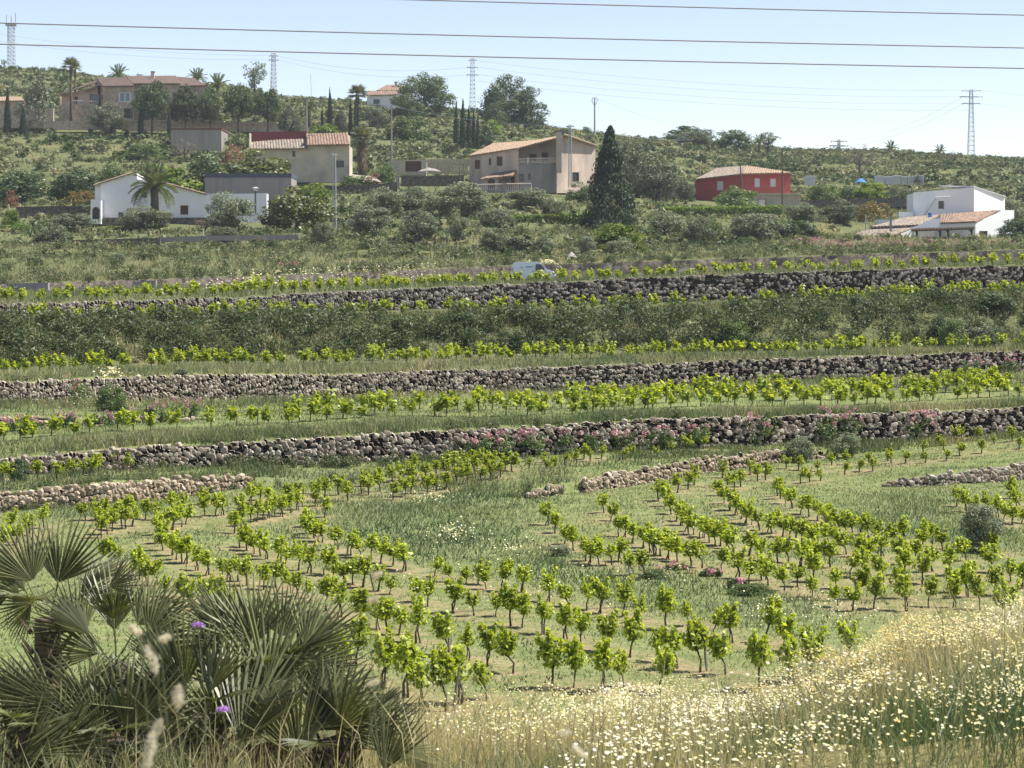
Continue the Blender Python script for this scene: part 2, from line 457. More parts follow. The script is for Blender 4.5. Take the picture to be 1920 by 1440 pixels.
m, nt, out = nodes('ground_cover')
n1 = noise(nt, 0.22, 6, 0.65); n2 = noise(nt, 2.6, 8, 0.75); n3 = noise(nt, 14.0, 4, 0.7)
grass_c = ramp(nt, [(0.25, (0.095, 0.130, 0.050)), (0.5, (0.180, 0.220, 0.092)), (0.75, (0.31, 0.325, 0.175))], n2)
fine = ramp(nt, [(0.3, (0.55, 0.55, 0.55)), (0.7, (1.35, 1.3, 1.2))], n3)
c = mixc(nt, 1.0, grass_c, fine, 'MULTIPLY')
straw = ramp(nt, [(0.3, (0.16, 0.125, 0.055)), (0.7, (0.33, 0.27, 0.14))], n3)
f_dry = math_(nt, 'MULTIPLY', ramp(nt, [(0.5, (0, 0, 0)), (0.7, (1, 1, 1))], n1), 0.4)
c = mixc(nt, f_dry, c, straw)
c = mixc(nt, math_(nt, 'MULTIPLY', attr(nt, 'lush'), 0.8), c, ramp(nt, [(0.3, (0.10, 0.135, 0.055)), (0.7, (0.22, 0.25, 0.13))], n2))
soil_c = ramp(nt, [(0.3, (0.21, 0.145, 0.085)), (0.7, (0.42, 0.31, 0.205))], n3)
soil_f = math_(nt, 'MULTIPLY', math_(nt, 'MULTIPLY', attr(nt, 'soil'), 1.1, True), ramp(nt, [(0.38, (0, 0, 0)), (0.58, (1, 1, 1))], n2))
c = mixc(nt, math_(nt, 'MULTIPLY', soil_f, 0.9), c, soil_c)
c = mixc(nt, math_(nt, 'MULTIPLY', attr(nt, 'dry'), 0.75), c, straw)
wild_c = ramp(nt, [(0.3, (0.055, 0.066, 0.032)), (0.5, (0.105, 0.115, 0.058)), (0.72, (0.19, 0.185, 0.10))], n2)
wild_c = mixc(nt, ramp(nt, [(0.5, (0, 0, 0)), (0.65, (1, 1, 1))], n1), wild_c, mixc(nt, 1.0, (0.165, 0.155, 0.085), fine, 'MULTIPLY'))
c = mixc(nt, math_(nt, 'MULTIPLY', attr(nt, 'wild'), 0.8), c, wild_c)
b = nt.nodes.new('ShaderNodeBsdfDiffuse'); nt.links.new(c, b.inputs['Color'])
bp = nt.nodes.new('ShaderNodeBump'); bp.inputs['Strength'].default_value = 0.8; bp.inputs['Distance'].default_value = 0.06
nt.links.new(n3, bp.inputs['Height']); nt.links.new(bp.outputs[0], b.inputs['Normal'])
nt.links.new(b.outputs[0], out.inputs[0])
me.materials.append(m)
link('ground', me, label='grassy terraced hillside with hoed vineyard soil', cat='ground', kind='structure')

# the lane behind the upper vines, with verge
plain('asphalt', (0.075, 0.072, 0.068), 0.9, 0.4, 0.8, c2=(0.11, 0.10, 0.09))
rc = np.arange(-300, 2230, 40.0)
ra, rb = ev_lines(rc)[0][21] + .6, ev_lines(rc)[0][21] + 4.6
RV, RF = [], []
for k, x in enumerate(rc):
    for d in (ra[k], rb[k]):
        X = (x - CX) / FPX * d
        RV.append((X, d, g1(X, d) + 0.06))
    if k: RF.append((2*k-2, 2*k, 2*k+1, 2*k-1))
link('road', imesh('road', RV, RF, MATS['asphalt'], True), label='narrow asphalt lane behind the upper vines', cat='road', kind='structure')


# ------------------------------------------------------------------ leaf clouds
def unit(v): return v / np.maximum(np.linalg.norm(v, axis=-1, keepdims=True), 1e-9)

def leaves(pos, nrm, size, aspect, rng, fold=0.0):
    """diamond leaves at pos facing nrm; size is an array of lengths"""
    N = len(pos)
    t = unit(np.cross(nrm, unit(rng.normal(size=(N, 3)))))
    b = np.cross(nrm, t)
    L = size[:, None]
    tip = pos + t * L * .55 - nrm * L * fold
    base = pos - t * L * .45 - nrm * L * fold
    w = L * aspect * .5
    return np.stack([base, pos + b * w, tip, pos - b * w], 1)

def clumps(rng, C, R, n_per, size, aspect=.6, outward=.6, lumpy=.35, squash=1.0, tintvar=.25, up=0.15, hollow=.55):
    """leaf clumps: centres C, radii R -> quads and a tone per leaf"""
    Vs, Ts = [], []
    for c, r in zip(C, R):
        n = max(3, int(n_per * rng.uniform(.8, 1.2)))
        d = unit(rng.normal(size=(n, 3)))
        rr = r * (hollow + (1 - hollow) * rng.random(n) ** .6) * (1 + lumpy * (rng.random(n) - .5))
        p = c + d * rr[:, None] * np.array([1, 1, squash])
        nn = unit(d * outward + rng.normal(size=(n, 3)) * (1 - outward) * .8 + np.array([0, 0, up]))
        Vs.append(leaves(p, nn, size * rng.uniform(.65, 1.35, n), aspect, rng))
        Ts.append(np.clip(rng.normal(.5, .5 * tintvar) + rng.normal(0, tintvar, n), 0, 1))
    return np.concatenate(Vs), np.concatenate(Ts)

def crown_centres(rng, n, shape):
    """clump centres inside a unit crown (x, y in -.5...5, z 0..1) of a named silhouette"""
    out = []
    while len(out) < n:
        p = rng.uniform([-.5, -.5, 0], [.5, .5, 1])
        if shape in ('cone', 'cypress'):
            z = (len(out) + rng.random()) / n
            R_ = (.44 * (1 - z) ** .85 + .015) if shape == 'cone' else .34 * min(1, (1.03 - z) * 1.7) * min(1, z * 6 + .35)
            a, r = rng.uniform(0, 6.283), R_ * math.sqrt(rng.uniform(.25, 1))
            out.append(np.array([math.cos(a) * r, math.sin(a) * r, z])); continue
        r = math.hypot(p[0], p[1]); z = p[2]
        if shape == 'round': ok = (r / .42) ** 2 + ((z - .52) / .46) ** 2 < 1 and (r / .42) ** 2 + ((z - .52) / .46) ** 2 > .22
        elif shape == 'dome': ok = (r / .44) ** 2 + (z / .92) ** 2 < 1 and ((r / .44) ** 2 + (z / .92) ** 2 > .25)
        elif shape == 'umbrella': ok = (r / .42) ** 2 + ((z - .66) / .32) ** 2 < 1 and z > .40
        elif shape == 'pine': ok = r < .45 * math.sqrt(max(0, 1 - ((z - .42) / .56) ** 2)) and z > .03 and rng.random() < .35 + r
        elif shape == 'tall': ok = (r / .40) ** 2 + ((z - .62) / .36) ** 2 < 1
        else: ok = True
        if ok: out.append(p)
    return np.array(out)

KINDS = {}
def make_kind(kind, shape, mat, nclump, rclump, nleaf, size, aspect=.55, variants=3, squash=.85, trunk=None, outward=.55, seed=1, tintvar=.25, hollow=.55, lumpy=.35):
    vs = []
    for k in range(variants):
        rng = np.random.default_rng(seed * 100 + k)
        C = crown_centres(rng, nclump, shape)
        R = rclump * rng.uniform(.65, 1.35, nclump)
        if shape in ('cypress', 'cone'): R = R * np.clip(1.15 - C[:, 2] * .95, .18, 1)
        Vq, T = clumps(rng, C, R, nleaf, size, aspect, outward, lumpy, squash, tintvar, hollow=hollow)
        crown = kmesh(kind + '_crown', Vq, MATS[mat], {'tint': T})
        tm = None
        if trunk:
            mb = MB()
            h0, rad, limbs = trunk
            lean = rng.uniform(-.06, .06, 2)
            mb.tube([(0, 0, -.06), (lean[0] * .4, lean[1] * .4, h0 * .5), (lean[0], lean[1], h0)], [rad * 1.35, rad, rad * .8], 7)
            for j in range(limbs):
                c = C[int(rng.integers(len(C)))]
                mid = (lean[0] + c[0]) / 2 + rng.uniform(-.03, .03), (lean[1] + c[1]) / 2, h0 + (c[2] - h0) * .55
                mb.tube([(lean[0], lean[1], h0 * .92), mid, c], [rad * .6, rad * .4, rad * .12], 5, False)
            tm = mb.mesh(kind + '_trunk', MATS['bark'], True)
        vs.append((crown, tm, Vq, T))
    KINDS[kind] = vs

plain('bark', (0.13, 0.10, 0.075), 0.95, 0.4, 6, bump=.4)
plain('vine_bark', (0.12, 0.095, 0.075), 0.95, 0.4, 12)
plain('stake_wood', (0.23, 0.215, 0.19), 0.9, 0.4, 8, stretch=(1, 1, .1))
leafmat('olive_leaf', (0.082, 0.100, 0.058), (0.285, 0.315, 0.205), .22, (1.1, 1.2, .7), .015)
leafmat('silver_leaf', (0.100, 0.118, 0.071), (0.304, 0.320, 0.221), .22, (1.0, 1.1, .8), .015)
leafmat('pine_leaf', (0.037, 0.061, 0.027), (0.145, 0.178, 0.071), .25, (1.3, 1.4, .6), .03)
leafmat('cypress_leaf', (0.018, 0.033, 0.018), (0.063, 0.093, 0.045), .12, None, .03)
leafmat('lime_leaf', (0.075, 0.120, 0.020), (0.24, 0.31, 0.055), .45, (1.5, 1.5, .5), .03)
leafmat('green_leaf', (0.039, 0.072, 0.021), (0.156, 0.215, 0.065), .35, None, .05)
leafmat('dark_leaf', (0.023, 0.046, 0.019), (0.102, 0.142, 0.046), .28, None, .06)
leafmat('carob_leaf', (0.034, 0.052, 0.019), (0.195, 0.202, 0.058), .3, None, .06)
leafmat('ruddy_leaf', (0.13, 0.055, 0.035), (0.30, 0.17, 0.10), .3, (1.3, 1.1, .7), .03)
leafmat('rust_leaf', (0.06, 0.055, 0.018), (0.24, 0.16, 0.05), .3, None, .03)
leafmat('scrub_leaf', (0.6, 0.6, 0.6), (1.75, 1.7, 1.55), .25, (1.3, 1.35, .7), .03, 0.0,
        hues=[(0.0, (0.042, 0.062, 0.024)), (0.3, (0.078, 0.100, 0.042)), (0.55, (0.115, 0.128, 0.072)), (0.8, (0.18, 0.178, 0.105)), (1.0, (0.27, 0.245, 0.15))])
leafmat('grass_blade', (0.6, 0.6, 0.6), (1.4, 1.4, 1.35), .4, (1.35, 1.35, .9), .03, 0.0,
        hues=[(0.0, (0.060, 0.095, 0.038)), (0.3, (0.110, 0.148, 0.065)), (0.55, (0.185, 0.205, 0.100)), (0.75, (0.30, 0.275, 0.155)), (1.0, (0.46, 0.395, 0.245))])
leafmat('vine_leaf', (0.155, 0.225, 0.014), (0.49, 0.56, 0.058), .5, (1.45, 1.36, .45), .04, .14)
leafmat('pink_flower', (0.40, 0.17, 0.21), (0.66, 0.42, 0.45), .35, (1.2, 1, 1), .0, .2)
leafmat('palm_frond', (0.048, 0.058, 0.022), (0.23, 0.24, 0.115), .32, (1.4, 1.4, .6), .05, .25, rough=.45)
leafmat('dead_frond', (0.15, 0.10, 0.06), (0.36, 0.27, 0.17), .2, (1.2, 1.1, .8), .02, .1)
leafmat('cane_twig', (0.13, 0.105, 0.085), (0.30, 0.25, 0.21), .05, None, .0, .2)

leafmat('date_frond', (0.060, 0.082, 0.026), (0.17, 0.195, 0.075), .25, None, .05, .12)
make_kind('olive', 'round', 'olive_leaf', 60, .13, 130, .048, .5, 4, .9, (.34, .035, 7), seed=1)
make_kind('silver', 'round', 'silver_leaf', 60, .13, 130, .048, .48, 3, .95, (.32, .03, 6), seed=2)
make_kind('umbrella', 'umbrella', 'pine_leaf', 74, .12, 130, .040, .5, 3, .7, (.55, .026, 8), seed=3)
make_kind('pine', 'pine', 'pine_leaf', 90, .12, 120, .040, .5, 3, .8, (.45, .026, 8), seed=4)
make_kind('cypress', 'cypress', 'cypress_leaf', 80, .18, 60, .075, .42, 3, 1.6, (.12, .05, 0), seed=5, lumpy=.2)
make_kind('cedar', 'cone', 'cypress_leaf', 150, .14, 120, .036, .5, 1, .6, (.3, .03, 0), seed=6, lumpy=.7)
make_kind('lime', 'dome', 'lime_leaf', 56, .15, 110, .052, .8, 2, .8, (.2, .03, 4), seed=7)
make_kind('green', 'dome', 'green_leaf', 56, .15, 110, .050, .6, 3, .85, (.2, .03, 3), seed=8)
make_kind('dark', 'dome', 'dark_leaf', 56, .15, 115, .048, .7, 3, .85, (.2, .03, 3), seed=9)
make_kind('carob', 'dome', 'carob_leaf', 58, .15, 110, .050, .75, 2, .8, (.25, .035, 4), seed=10)
make_kind('ruddy', 'dome', 'ruddy_leaf', 34, .15, 45, .062, .6, 1, .8, None, seed=11)
make_kind('rust', 'dome', 'rust_leaf', 40, .15, 48, .062, .6, 2, .8, None, seed=12)
make_kind('airy', 'tall', 'olive_leaf', 26, .11, 46, .055, .55, 2, .9, (.45, .03, 12), seed=13, hollow=.3)
make_kind('bare', 'tall', 'cane_twig', 40, .10, 30, .12, .06, 2, .9, (.35, .03, 14), seed=14, hollow=.1, outward=.2)

def ground_at(px, D): 
    X = (px - CX) / FPX * D
    return Vector((X, D, g1(X, D)))

NAMES = {'olive': 'olive_tree', 'silver': 'silver_tree', 'umbrella': 'umbrella_pine', 'pine': 'pine_tree', 'cypress': 'cypress_tree', 'cedar': 'conifer_tree', 'lime': 'fig_tree',
         'green': 'broadleaf_shrub', 'dark': 'evergreen_shrub', 'carob': 'carob_tree', 'ruddy': 'flowering_shrub', 'rust': 'hedge_shrub', 'airy': 'loose_tree', 'bare': 'bare_tree'}
def tree(kind, px, w, ytop, D, label, cat='tree', group=None, ybase=None, name=None, k=None):
    """a tree standing on the ground at column px and depth D, w photo-pixels wide, with its tip at row ytop"""
    base = ground_at(px, D)
    if ybase is not None: base.z = min(base.z, P(px, ybase, D).z)
    h = max(P(px, ytop, D).z - base.z, .3)
    W = w / FPX * D / .92
    crown, tm, _, _ = KINDS[kind][(int(px * 7 + ytop) if k is None else k) % len(KINDS[kind])]
    root = empty(name or NAMES[kind], base, random.uniform(0, 6.28), label=label, cat=cat, group=group)
    root.scale = (W, W, h)
    link('crown', crown, root)
    if tm is not None: link('trunk', tm, root)
    return root

# ------------------------------------------------------------------ grapevines
def vine_variant(seed):
    rng = np.random.default_rng(500 + seed)
    lean = rng.uniform(-.09, .09, 2)
    ht = rng.uniform(.31, .42)
    head = np.array([lean[0], lean[1], ht])
    mb = MB()
    kink = rng.uniform(-.025, .025, 2)
    mb.tube([(0, 0, -.08), (kink[0], kink[1], ht * .5), tuple(head)], [.022, .015, .018], 6)
    if seed % 3 == 0: mb.tube([(rng.uniform(-.14, .14), .03, -.08), (lean[0] * .5, lean[1] * .6, ht * .55), head + [0, 0, .02]], [.017, .012, .012], 5)
    pts, dirs = [], []
    for a in range(int(rng.integers(5, 8))):
        ang = rng.uniform(0, 6.28); sp = rng.uniform(.05, .18)
        tip = head + [math.cos(ang) * sp, math.sin(ang) * sp, rng.uniform(.24, .50)]
        mid = (head + tip) / 2 + [math.cos(ang) * .05, math.sin(ang) * .05, -.02]
        mb.tube([head, mid, tip], [.012, .008, .004], 4, False)
        for t in np.linspace(.05, 1.06, 22):
            q = head * (1-t)**2 + 2 * mid * t * (1-t) + tip * t * t
            for _ in range(3):
                d = unit(rng.normal(size=3)); pts.append(q + d * rng.uniform(.02, .085) * (1.25 - .6 * t)); dirs.append(d)
    n0 = 80
    dd = unit(rng.normal(size=(n0, 3)))
    pts += list(head + [0, 0, .13] + dd * np.array([.19, .19, .17])); dirs += list(dd)
    pts, dirs = np.array(pts), np.array(dirs)
    N = len(pts)
    nn = unit(dirs * .6 + rng.normal(size=(N, 3)) * .5 + [0, 0, .35])
    q = leaves(pts, nn, rng.uniform(.045, .09, N), .9, rng, fold=.1)
    q = q + np.where(np.arange(4)[None, :, None] == 2, np.array([0, 0, -.02]), 0)
    T = np.clip(rng.normal(.5, .3, N) + (pts[:, 2] - .7) * .5, 0, 1)  # upper leaves paler: light on the crown top put into the tint
    return q, T, mb
VV = [vine_variant(s) for s in range(10)]
def grow(q, k):                                    # the same plant with coarser leaves for the far terraces
    c = q.mean(1, keepdims=True)
    return c + (q - c) * k
VBIG = [(grow(v[0], 1.9), v[1]) for v in VV]
VM = [(kmesh('vine_foliage', q, MATS['vine_leaf'], {'tint': T}), mb.mesh('vine_trunk', MATS['vine_bark'], True)) for q, T, mb in VV]
STAKE = MB().tube([(0, 0, -.15), (.01, 0, .25), (.0, .01, .62)], [.02, .02, .018], 6).mesh('stake', MATS['stake_wood'])
ORD = ['first', 'second', 'third', 'fourth', 'fifth', 'sixth', 'seventh', 'eighth', 'ninth', 'tenth', 'eleventh', 'twelfth', 'thirteenth', 'fourteenth', 'fifteenth', 'sixteenth', 'seventeenth', 'eighteenth', 'nineteenth', 'twentieth']
def ordinal(n):
    if n <= 20: return ORD[n-1]
    t = {2: 'twenty', 3: 'thirty', 4: 'forty'}[n // 10]
    return t + '-' + ORD[n % 10 - 1] if n % 10 else {3: 'thirtieth'}[n // 10]

vi = 0
FIELD_REST = []                                  # vines past the three hundred that show largest
cut = sorted((h.y for _, r in VINES for _, h in r))[298]
for rd, row in VINES:
    row = sorted(row, key=lambda r: r[0])
    for k, (px, h) in enumerate(row):
        rr = random.Random(vi * 31 + 5)
        sc = (rr.uniform(.62, .85) if rr.random() < .2 and h.y < 56 else rr.uniform(.9, 1.16)) * float(np.interp(h.y, [40, 45, 52, 60, 80], [1.18, 1.05, .86, .80, .80]))
        if 'sparse' in rd: sc *= rr.uniform(.62, .95)
        vi += 1
        kw = float(np.interp(h.y, [44, 58], [1.0, 1.32]))
        wx, wy = sc * kw * rr.uniform(.95, 1.3), sc * kw * rr.uniform(.95, 1.3)
        if h.y > cut:
            FIELD_REST.append((h, rr.uniform(0, 6.28), (wx, wy, sc))); continue
        r = empty('grapevine', h, rr.uniform(0, 6.28), label='grapevine, %s from the left in %s' % (ordinal(k + 1), rd), cat='grapevine', group='grapevines of the lower field')
        r.scale = (wx, wy, sc)
        j = vi % len(VM) if rr.random() < .5 else rr.randrange(len(VM))
        link('foliage', VM[j][0], r); link('trunk', VM[j][1], r)
        if vi % 9 == 4:
            st = link('stake', STAKE, r, (rr.uniform(-.12, .12), -.08, 0)); st.rotation_euler = (rr.uniform(-.2, .2), rr.uniform(-.2, .2), 0)

def join_quads(variants, place):
    """many copies of quad clouds joined: place = [(variant, location, rotz, (sx, sy, sz), tintshift, hue)]"""
    Vs, Ts, Hs = [], [], []
    for (k, loc, rz, s, ts, hue) in place:
        q, T = variants[k]
        c, sn = math.cos(rz), math.sin(rz)
        x, y, z = q[..., 0] * s[0], q[..., 1] * s[1], q[..., 2] * s[2]
        Vs.append(np.stack([c * x - sn * y + loc[0], sn * x + c * y + loc[1], z + loc[2]], -1).astype(np.float32))
        Ts.append(np.clip(T + ts, 0, 1)); Hs.append(np.full(len(T), hue))
    return np.concatenate(Vs), np.concatenate(Ts), np.concatenate(Hs)

# the upper terraces carry several hundred more vines, too small to pick apart
place, trunks = [], MB()
for h, rz, sc in FIELD_REST:
    place.append((random.randrange(10), tuple(h), rz, sc, 0, 0))
    trunks.tube([(h.x, h.y, h.z - .05), (h.x + random.uniform(-.06, .06), h.y, h.z + .45 * sc[2])], [.032, .024], 5, False)
n_field_rest = len(place)
def vine_row(k0, k1, f, fwob=0.0, x0=-80, x1=2010, spacing=1.0, jitter=.22, sc=1.2):
    """walk a terrace between terrain lines k0 and k1 at fraction f, setting vines at an even spacing"""
    px = np.arange(x0, x1, 1.5)
    D_, Z_ = ev_lines(px)
    D = D_[k0] + (f + fwob * np.sin(px * .011)) * (D_[k1] - D_[k0])
    X = (px - CX) / FPX * D
    Z = gz(X, D)
    run = np.concatenate([[0], np.cumsum(np.hypot(np.diff(X), np.diff(D)))])
    for u in np.arange(0, run[-1], spacing):
        if random.random() < .06: continue
        i = int(np.searchsorted(run, u))
        s = sc * random.uniform(.75, 1.2)
        loc = (X[i] + random.uniform(-jitter, jitter), D[i] + random.uniform(-jitter, jitter), Z[i] - .12)
        place.append((random.randrange(6), loc, random.uniform(0, 6.28), (s * 1.4, s * 1.4, s), random.uniform(-.1, .1), 0))
        trunks.tube([loc, (loc[0] + .04, loc[1], loc[2] + .45 * s)], [.035, .025], 4, False)
vine_row(11, 14, .30, .04, spacing=.85); vine_row(11, 14, .44, .04, 560, spacing=.85); vine_row(11, 14, .56, .03, 900, spacing=.85); vine_row(11, 14, .66, .03, 1250, spacing=.9)
vine_row(15, 16, .55, spacing=.75); vine_row(15, 16, .75, 0, 300, 1700)
vine_row(18, 19, .3, spacing=1.1, sc=1.4, jitter=.15); vine_row(18, 19, .7, 0, 1500, 2010, 1.1, sc=1.35)
vine_row(20, 21, .15, spacing=1.1); vine_row(20, 21, .35, spacing=1.2); vine_row(20, 21, .55, 0, 420, 1200, 1.3)
qa, Ta, Ha = join_quads([(v[0], v[1]) for v in VV], place[:n_field_rest])
q, T, H = join_quads([(v[0][::5], v[1][::5]) for v in VBIG], place[n_field_rest:])
q, T = np.concatenate([qa, q]), np.concatenate([Ta, T])
o = link('terrace_grapevines', kmesh('terrace_grapevines', q, MATS['vine_leaf'], {'tint': T}), label='rows of young grapevines along the upper terraces', cat='grapevines', kind='stuff')
trunks.build('trunks', MATS['vine_bark'], o)

# ------------------------------------------------------------------ dry stone walls
def stone_mesh(seed):
    """one fitted stone: flat irregular face, chipped edges, tapering into the wall"""
    rng = np.random.default_rng(900 + seed)
    n = int(rng.integers(5, 8))
    ang = (np.arange(n) + rng.uniform(-.28, .28, n)) * 2 * math.pi / n + rng.uniform(0, 6.28)
    c, s_ = np.cos(ang), np.sin(ang)
    rad = .5 / (np.abs(c) ** 3 + np.abs(s_) ** 3) ** (1/3) * rng.uniform(.88, 1.1, n)
    x, z = c * rad, s_ * rad
    tilt = rng.uniform(-.12, .12, 2)
    rings = [np.stack([x * k, np.full(n, y) + (tilt[0] * x + tilt[1] * z) * (y < -.2), z * k], -1) for k, y in ((.74, -.5), (1.0, -.3), (.86, .5))]
    V = np.concatenate(rings + [np.array([[0, -.53, 0]])])
    F = [(3 * n, j, (j + 1) % n) for j in range(n)]
    for r in (0, 1):
        for j in range(n):
            a, b = r * n + j, r * n + (j + 1) % n
            F += [(a, a + n, b), (b, a + n, b + n)]
    me = imesh('stone', V, F, None)
    return me, V[np.array(F)]

def stone_mat(name, stops, dirt):
    m, nt, out = nodes(name)
    oi = nt.nodes.new('ShaderNodeObjectInfo')
    v = math_(nt, 'FRACT', math_(nt, 'ADD', math_(nt, 'MULTIPLY', attr(nt, 'tint'), 7.31), oi.outputs['Random']))
    c = ramp(nt, stops, v)
    f = ramp(nt, [(0.42, (0, 0, 0)), (0.68, (1, 1, 1))], noise(nt, 5.0, 6, .7, 'Object'))
    c = mixc(nt, math_(nt, 'MULTIPLY', f, .6), c, dirt)
    b = nt.nodes.new('ShaderNodeBsdfPrincipled'); b.inputs['Roughness'].default_value = .92; b.inputs['Specular IOR Level'].default_value = .15
    nt.links.new(c, b.inputs['Base Color'])
    bp = nt.nodes.new('ShaderNodeBump'); bp.inputs['Strength'].default_value = .5; bp.inputs['Distance'].default_value = .03
    nt.links.new(noise(nt, 16, 4, .7), bp.inputs['Height']); nt.links.new(bp.outputs[0], b.inputs['Normal'])
    nt.links.new(b.outputs[0], out.inputs[0]); MATS[name] = m
stone_mat('rubble_stone', [(0.0, (0.18, 0.145, 0.115)), (.4, (0.31, 0.262, 0.21)), (.75, (0.43, 0.37, 0.30)), (1, (0.54, 0.48, 0.40))], (0.17, 0.14, 0.11))
stone_mat('pale_stone', [(0.0, (0.24, 0.185, 0.13)), (.5, (0.38, 0.305, 0.225)), (1, (0.52, 0.435, 0.335))], (0.22, 0.17, 0.12))
stone_mat('grey_stone', [(0.0, (0.15, 0.13, 0.11)), (.45, (0.235, 0.205, 0.175)), (.8, (0.33, 0.29, 0.25)), (1, (0.43, 0.385, 0.335))], (0.14, 0.12, 0.10))
plain('wall_core', (0.085, 0.075, 0.062), .95, .4, 3)
STM = []
for s in range(12):
    me_, tri_ = stone_mesh(s)
    STM.append((me_, tri_))
def stone_set(mat):
    r = []
    for me_, tri_ in STM:
        c = me_.copy(); c.materials.clear(); c.materials.append(MATS[mat]); r.append(c)
    return r

def stone_wall(label, k, x0, x1, sw, sh, mat, lean=.06, cap=1.0, nparts=300, gaps=None, proud=.1, name='dry_stone_wall'):
    """retaining wall along terrain step k -> k+1 between photo columns x0..x1; stones sw x sh metres"""
    pxs = np.arange(x0, x1 + 1, 3.0)
    D_, Z_ = ev_lines(pxs)
    B = np.stack([(pxs - CX) / FPX * D_[k], D_[k], Z_[k]], -1)
    Tz = Z_[k+1]
    s = np.concatenate([[0], np.cumsum(np.linalg.norm(np.diff(B[:, :2], axis=0), axis=1))])
    mid = B[len(B)//2]
    root = empty(name, (mid[0], mid[1], mid[2]), label=label, cat='stone wall')
    O = np.array(root.location)
    # core of earth and small stone behind the face
    mb = MB()
    for i in range(0, len(pxs) - 4, 4):
        j = i + 4
        if gaps and any(a <= pxs[i] <= b for a, b in gaps): continue
        a, b = B[i] - O, B[j] - O
        h0, h1 = Tz[i] - B[i][2], Tz[j] - B[j][2]
        mb.hexa([(a[0], a[1] - .03, a[2] - .3), (b[0], b[1] - .03, b[2] - .3), (b[0], b[1] + .3, b[2] - .3), (a[0], a[1] + .3, a[2] - .3),
                 (a[0], a[1] + .02, a[2] + h0 - .06), (b[0], b[1] + .02, b[2] + h1 - .06), (b[0], b[1] + .3, b[2] + h1 - .06), (a[0], a[1] + .3, a[2] + h0 - .06)])
    mb.build('core', MATS['wall_core'], root)
    rng = np.random.default_rng(k * 17 + int(x0))
    st = []
    nrow = int(max((Tz - B[:, 2]).max(), .1) / sh) + 2
    for r in range(nrow):
        u = rng.uniform(0, sw)
        while u < s[-1]:
            w = sw * rng.uniform(.5, 1.55)
            c = u + w / 2
            u += w * .86
            px = np.interp(c, s, pxs)
            if gaps and any(a <= px <= b for a, b in gaps): continue
            zb, zt = np.interp(c, s, B[:, 2]), np.interp(c, s, Tz)
            wav = .5 * sh * (vnoise(np.array(c * .7), np.array(r * .9), 2.0) - .5) * 2
            zc = zb - .04 + (r + .5) * sh * .86 + float(wav) + rng.normal(0, .2) * sh
            if zc > zt + rng.uniform(-.1, .06) * cap: continue
            hh = sh * rng.uniform(.85, 1.75)
            y = np.interp(c, s, B[:, 1]) - proud + lean * (zc - zb) + rng.uniform(-.022, .022)
            st.append((np.interp(c, s, B[:, 0]), y, zc, w * 1.04, rng.uniform(.24, .34), hh, rng.normal(0, .33), px))
    st.sort(key=lambda q: -(q[3] * q[5] / q[1] ** 2 if 0 < q[7] < 1920 else 0))
    ms = stone_set(mat)
    for q in st[:nparts]:
        o = link('stone', ms[int(rng.integers(12))], root, (q[0] - O[0], q[1] - O[1], q[2] - O[2]))
        o.scale = (q[3], q[4], q[5]); o.rotation_euler = (rng.uniform(-.15, .15), q[6], rng.uniform(-.2, .2))
    Vs, Ts = [], []
    for q in st[nparts:]:
        t = STM[int(rng.integers(12))][1] * np.array([q[3], q[4], q[5]]) * np.where(rng.random(3) < .5, 1, -1)[None, None]
        a = q[6]; x, z = t[..., 0] * math.cos(a) - t[..., 2] * math.sin(a), t[..., 0] * math.sin(a) + t[..., 2] * math.cos(a)
        Vs.append(np.stack([x + q[0] - O[0], t[..., 1] + q[1] - O[1], z + q[2] - O[2]], -1)); Ts.append(np.full(len(t), rng.random()))
    if Vs:
        o = link('stones', kmesh('stones', np.concatenate(Vs), MATS[mat], {'tint': np.concatenate(Ts)}), root)
        o['kind'] = 'stuff'
    return root
stone_wall('long dry stone wall of round rubble directly behind the vineyard', 10, -60, 1990, .22, .155, 'rubble_stone', cap=.6)
stone_wall('long straight stone wall with pale coping on the middle terrace', 14, -60, 1990, .20, .15, 'rubble_stone', cap=.3)
stone_wall('tallest grey stone wall under the white van', 19, -60, 1990, .26, .19, 'grey_stone', lean=.1, cap=.2)
stone_wall('low pale crumbling stone wall at the left end of the vineyard', 8, -60, 470, .21, .14, 'pale_stone', cap=1.3)
stone_wall('low pale stone wall curving through the middle of the vineyard', 8, 985, 1560, .2, .13, 'pale_stone', cap=1.2, gaps=[(1050, 1095)])
stone_wall('short low stone wall at the right edge of the vineyard', 6, 1655, 1990, .2, .13, 'rubble_stone', cap=1.0)
stone_wall('half buried rubble wall under pink flowers on the left terrace', 12, -60, 440, .3, .18, 'pale_stone', cap=1.6, nparts=150, gaps=[(120, 160), (300, 340)])


# ------------------------------------------------------------------ buildings
plain('white_wash', (0.80, 0.80, 0.80), .85, .12, .6, c2=(0.62, 0.61, 0.59))
plain('cream_plaster', (0.52, 0.465, 0.35), .9, .48, .35, c2=(0.29, 0.275, 0.24), bump=.2, bscale=3)
plain('beige_plaster', (0.58, 0.455, 0.37), .9, .45, .4, c2=(0.27, 0.245, 0.215), stretch=(1, 1, .35))
plain('grey_render', (0.27, 0.25, 0.225), .92, .55, .5, c2=(0.155, 0.148, 0.138), stretch=(1, 1, .25))
plain('concrete', (0.31, 0.285, 0.255), .92, .45, .7, c2=(0.20, 0.185, 0.17), stretch=(1.6, 1, .12))
plain('red_paint', (0.40, 0.085, 0.075), .85, .18, .5)
plain('dull_red_paint', (0.20, 0.06, 0.062), .85, .25, .5)
plain('slate_band', (0.085, 0.10, 0.125), .8, .2, .6)
plain('stone_cladding', (0.50, 0.42, 0.32), .92, .7, 1.6, c2=(0.29, 0.235, 0.18), bump=1.0, bscale=3)
